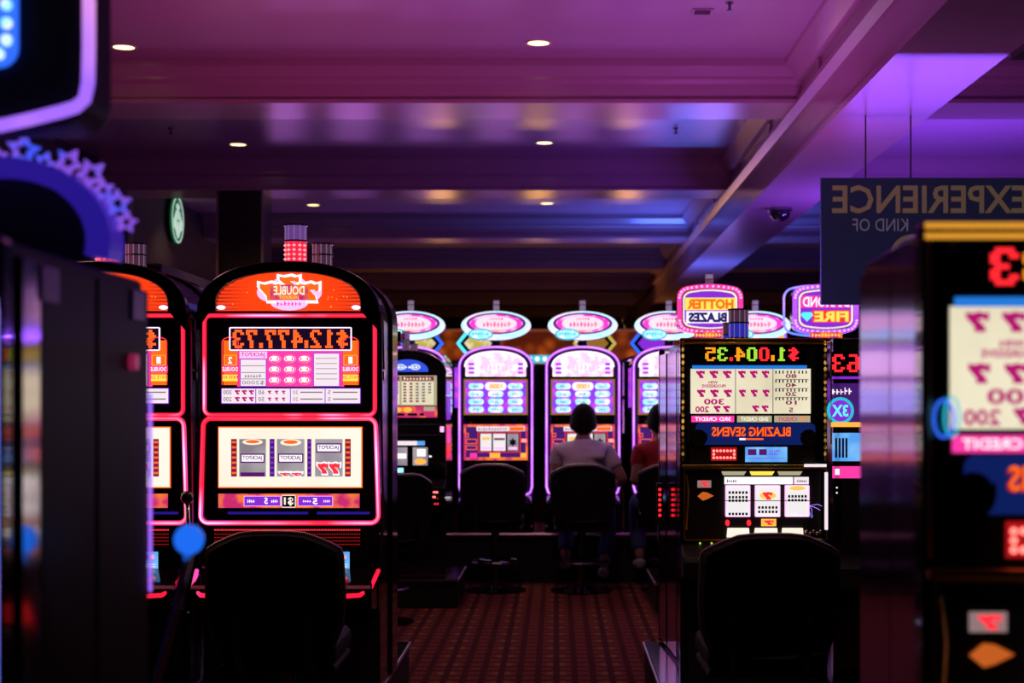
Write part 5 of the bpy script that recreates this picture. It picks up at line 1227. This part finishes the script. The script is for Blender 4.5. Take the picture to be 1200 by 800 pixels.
# ---------------------------------------------------------------- seated people
def skin_mesh(name, joints, edges, radii, material, parent, sub=2, root=0):
    me = bpy.data.meshes.new(name); me.from_pydata(joints, edges, []); me.update()
    me.materials.append(M[material])
    o = bpy.data.objects.new(name, me); COL.objects.link(o); o.parent = parent
    sk = o.modifiers.new('skin', 'SKIN'); sk.use_smooth_shade = True
    if not me.skin_vertices: 
        bpy.context.view_layer.objects.active = o
    for i, v in enumerate(me.skin_vertices[0].data):
        r = radii[i]; v.radius = r if isinstance(r, tuple) else (r, r); v.use_root = (i == root)
    ss = o.modifiers.new('smooth', 'SUBSURF'); ss.levels = sub; ss.render_levels = sub
    return o
def chain(pts):  # list of (x,y,z,r) -> joints, edges, radii
    return [p[:3] for p in pts], [(i, i+1) for i in range(len(pts)-1)], [p[3] for p in pts]
def seated_person(label, loc, rz, shirt, pants, shoe, turn=0.0):
    """origin on the floor below the hips, facing +y"""
    R = thing('person', label, 'person', loc, rz, 'seated players')
    H = 0.60
    J = [(0, 0, H+0.06), (0, 0.0, H+0.20), (0, 0.01, H+0.34), (0, 0.02, H+0.455), (0, 0.035, H+0.515), (0, 0.055, H+0.565),
         (0.165, 0.02, H+0.435), (0.300, 0.06, H+0.22), (0.250, 0.29, H+0.18), (-0.165, 0.02, H+0.435), (-0.215, 0.10, H+0.20), (-0.16, 0.32, H+0.22),
         (0.10, 0.05, H+0.05), (0.155, 0.42, H+0.045), (0.185, 0.40, H-0.20), (0.150, 0.27, H-0.46), (-0.10, 0.05, H+0.05), (-0.14, 0.42, H+0.045), (-0.14, 0.45, H-0.19), (-0.14, 0.34, H-0.40)]
    E = [(0,1), (1,2), (2,3), (3,4), (4,5), (3,6), (6,7), (7,8), (3,9), (9,10), (10,11), (0,12), (12,13), (13,14), (14,15), (0,16), (16,17), (17,18), (18,19)]
    rad = [(0.135, 0.11), (0.135, 0.10), (0.135, 0.095), (0.070, 0.055), 0.055, 0.058, 0.062, 0.045, 0.032, 0.062, 0.045, 0.032, 0.088, 0.066, 0.052, 0.038, 0.088, 0.066, 0.052, 0.038]
    lean = lambda P: [(x, y_+(0.34*(z-H-0.06) if (z > H+0.30 or (z > H+0.10 and y_ < 0.1)) else 0), z) for x, y_, z in P]
    J = lean(J)
    skin_mesh('body', J, E, rad, 'skin', R)
    # head with face, ears
    b = MB(); hx, hy, hz = 0.0, 0.255, H+0.630
    m, n = 16, 24; vs = []; fs = []
    for i in range(m+1):
        th = PI*i/m
        for k in range(n):
            ph = 2*PI*k/n; x = 0.079*math.sin(th)*math.cos(ph); yy = 0.104*math.sin(th)*math.sin(ph); z = -0.124*math.cos(th)
            if z < -0.02: x *= 1-0.30*min(1, (-z-0.02)/0.1); yy = yy*(1-0.22*min(1, (-z-0.02)/0.1))+(0.012 if yy > 0 else 0.0)
            f = max(0, math.sin(ph))**8
            if f > 0:
                yy += f*math.sin(th)*(0.022*math.exp(-((z+0.022)/0.016)**2)*math.exp(-(x/0.014)**2) - 0.010*math.exp(-((z-0.012)/0.014)**2)*(1-math.exp(-(x/0.012)**2)) + 0.005*math.exp(-((z+0.058)/0.010)**2))
            vs.append((hx+x, hy+yy, hz+z))
    for i in range(m): fs += [(i*n+k, i*n+(k+1) % n, (i+1)*n+(k+1) % n, (i+1)*n+k) for k in range(n)]
    hd = MB().add(vs, fs).build('head', 'skin', R, smooth=True)
    for sx in (-1, 1):
        e = [(sx*0.077, hy-0.008, hz-0.012), (sx*0.093, hy-0.022, hz+0.016), (sx*0.093, hy-0.026, hz-0.010), (sx*0.081, hy-0.012, hz-0.040)]
        MB().tube(e, [0.008, 0.014, 0.013, 0.007], 8).build('ear', 'skin', hd, smooth=True)
        MB().ball((sx*0.033, hy+0.088, hz+0.010), 0.012, 10, 6).build('eye', 'logo_white', hd, smooth=True)
    # hair: cap over the top and back with uneven ends
    vs = []; fs = []; m2 = 12; rr = random.Random(2)
    for i in range(m2+1):
        for k in range(n):
            ph = 2*PI*k/n; back = 0.5-0.5*math.sin(ph)          # 1 at the nape, 0 at the forehead
            tmax = math.radians(62+58*back); th = tmax*i/m2
            g = 1.10+0.05*rr.random()*(1 if i > 0 else 0)+0.05*math.cos(th)
            vs.append((hx+0.081*g*math.sin(th)*math.cos(ph), hy-0.004+0.107*g*math.sin(th)*math.sin(ph), hz+0.124*g*math.cos(th)*0.99+0.004))
    for i in range(m2): fs += [(i*n+k, i*n+(k+1) % n, (i+1)*n+(k+1) % n, (i+1)*n+k) for k in range(n)]
    hr = MB().add(vs, fs).build('hair', 'hair', hd, smooth=True)
    so = hr.modifiers.new('thick', 'SOLIDIFY'); so.thickness = 0.012; so.offset = -1
    # clothes follow the body
    SJ = [(0, 0, H+0.05), (0, -0.005, H+0.20), (0, 0.0, H+0.34), (0, 0.015, H+0.435), (0, 0.020, H+0.515), (0.175, 0.015, H+0.425), (0.258, 0.045, H+0.295), (-0.175, 0.015, H+0.425), (-0.212, 0.06, H+0.285)]
    SJ = lean(SJ)
    skin_mesh('shirt', SJ, [(0,1), (1,2), (2,3), (3,4), (3,5), (5,6), (3,7), (7,8)], [(0.165, 0.13), (0.16, 0.12), (0.172, 0.125), (0.135, 0.098), (0.072, 0.066), 0.080, 0.068, 0.078, 0.068], shirt, R, 2, 1)
    PJ = [(0, 0.0, H+0.05), (0.10, 0.04, H+0.045), (0.157, 0.43, H+0.045), (0.188, 0.41, H-0.19), (0.155, 0.31, H-0.40), (-0.10, 0.04, H+0.045), (-0.14, 0.43, H+0.045), (-0.14, 0.455, H-0.18), (-0.14, 0.37, H-0.36)]
    skin_mesh('trousers', PJ, [(0,1), (1,2), (2,3), (3,4), (0,5), (5,6), (6,7), (7,8)], [(0.15, 0.12), 0.098, 0.080, 0.066, 0.062, 0.098, 0.080, 0.066, 0.062], pants, R, 2, 0)
    for (fx, fy, fz) in ((0.150, 0.27, H-0.48), (-0.14, 0.34, H-0.42)):
        skin_mesh('shoe', [(fx, fy-0.05, fz-0.01), (fx, fy+0.03, fz), (fx, fy+0.11, fz-0.018), (fx, fy+0.18, fz-0.024)], [(0,1), (1,2), (2,3)], [(0.040, 0.040), (0.046, 0.046), (0.045, 0.034), (0.036, 0.024)], shoe, R, 2, 1)
    # hands with five fingers resting towards the buttons
    for sx, hp in ((1, (0.250, 0.30, H+0.18)), (-1, (-0.16, 0.33, H+0.22))):
        x, yy, z = hp
        HJ = [(x, yy, z), (x, yy+0.045, z-0.002), (x, yy+0.085, z-0.004)]; HE = [(0,1), (1,2)]; HR = [(0.026, 0.020), (0.040, 0.016), (0.040, 0.014)]
        for k, ln in enumerate((0.068, 0.080, 0.075, 0.058)):
            fx = x+(k-1.5)*0.021*sx; b0 = len(HJ)
            HJ += [(fx, yy+0.095, z-0.004), (fx, yy+0.095+ln*0.5, z-0.006), (fx, yy+0.095+ln*0.85, z-0.022)]; HE += [(2, b0), (b0, b0+1), (b0+1, b0+2)]; HR += [0.010, 0.009, 0.0075]
        b0 = len(HJ); HJ += [(x-sx*0.045, yy+0.045, z-0.008), (x-sx*0.060, yy+0.080, z-0.014)]; HE += [(1, b0), (b0, b0+1)]; HR += [0.011, 0.009]
        skin_mesh('hand', HJ, HE, HR, 'skin', R, 1, 1)
    return R
seated_person('person with short dark hair and pale shirt seated with back turned', (at(682, 11.30), 11.33, 0), -0.06, 'tshirt', 'jeans', 'shoe_white')
seated_person('person in a red top seated at right, half hidden by the bank', (at(782, 11.30), 11.35, 0), 0.12, 'red_shirt', 'jeans', 'shoe_white')
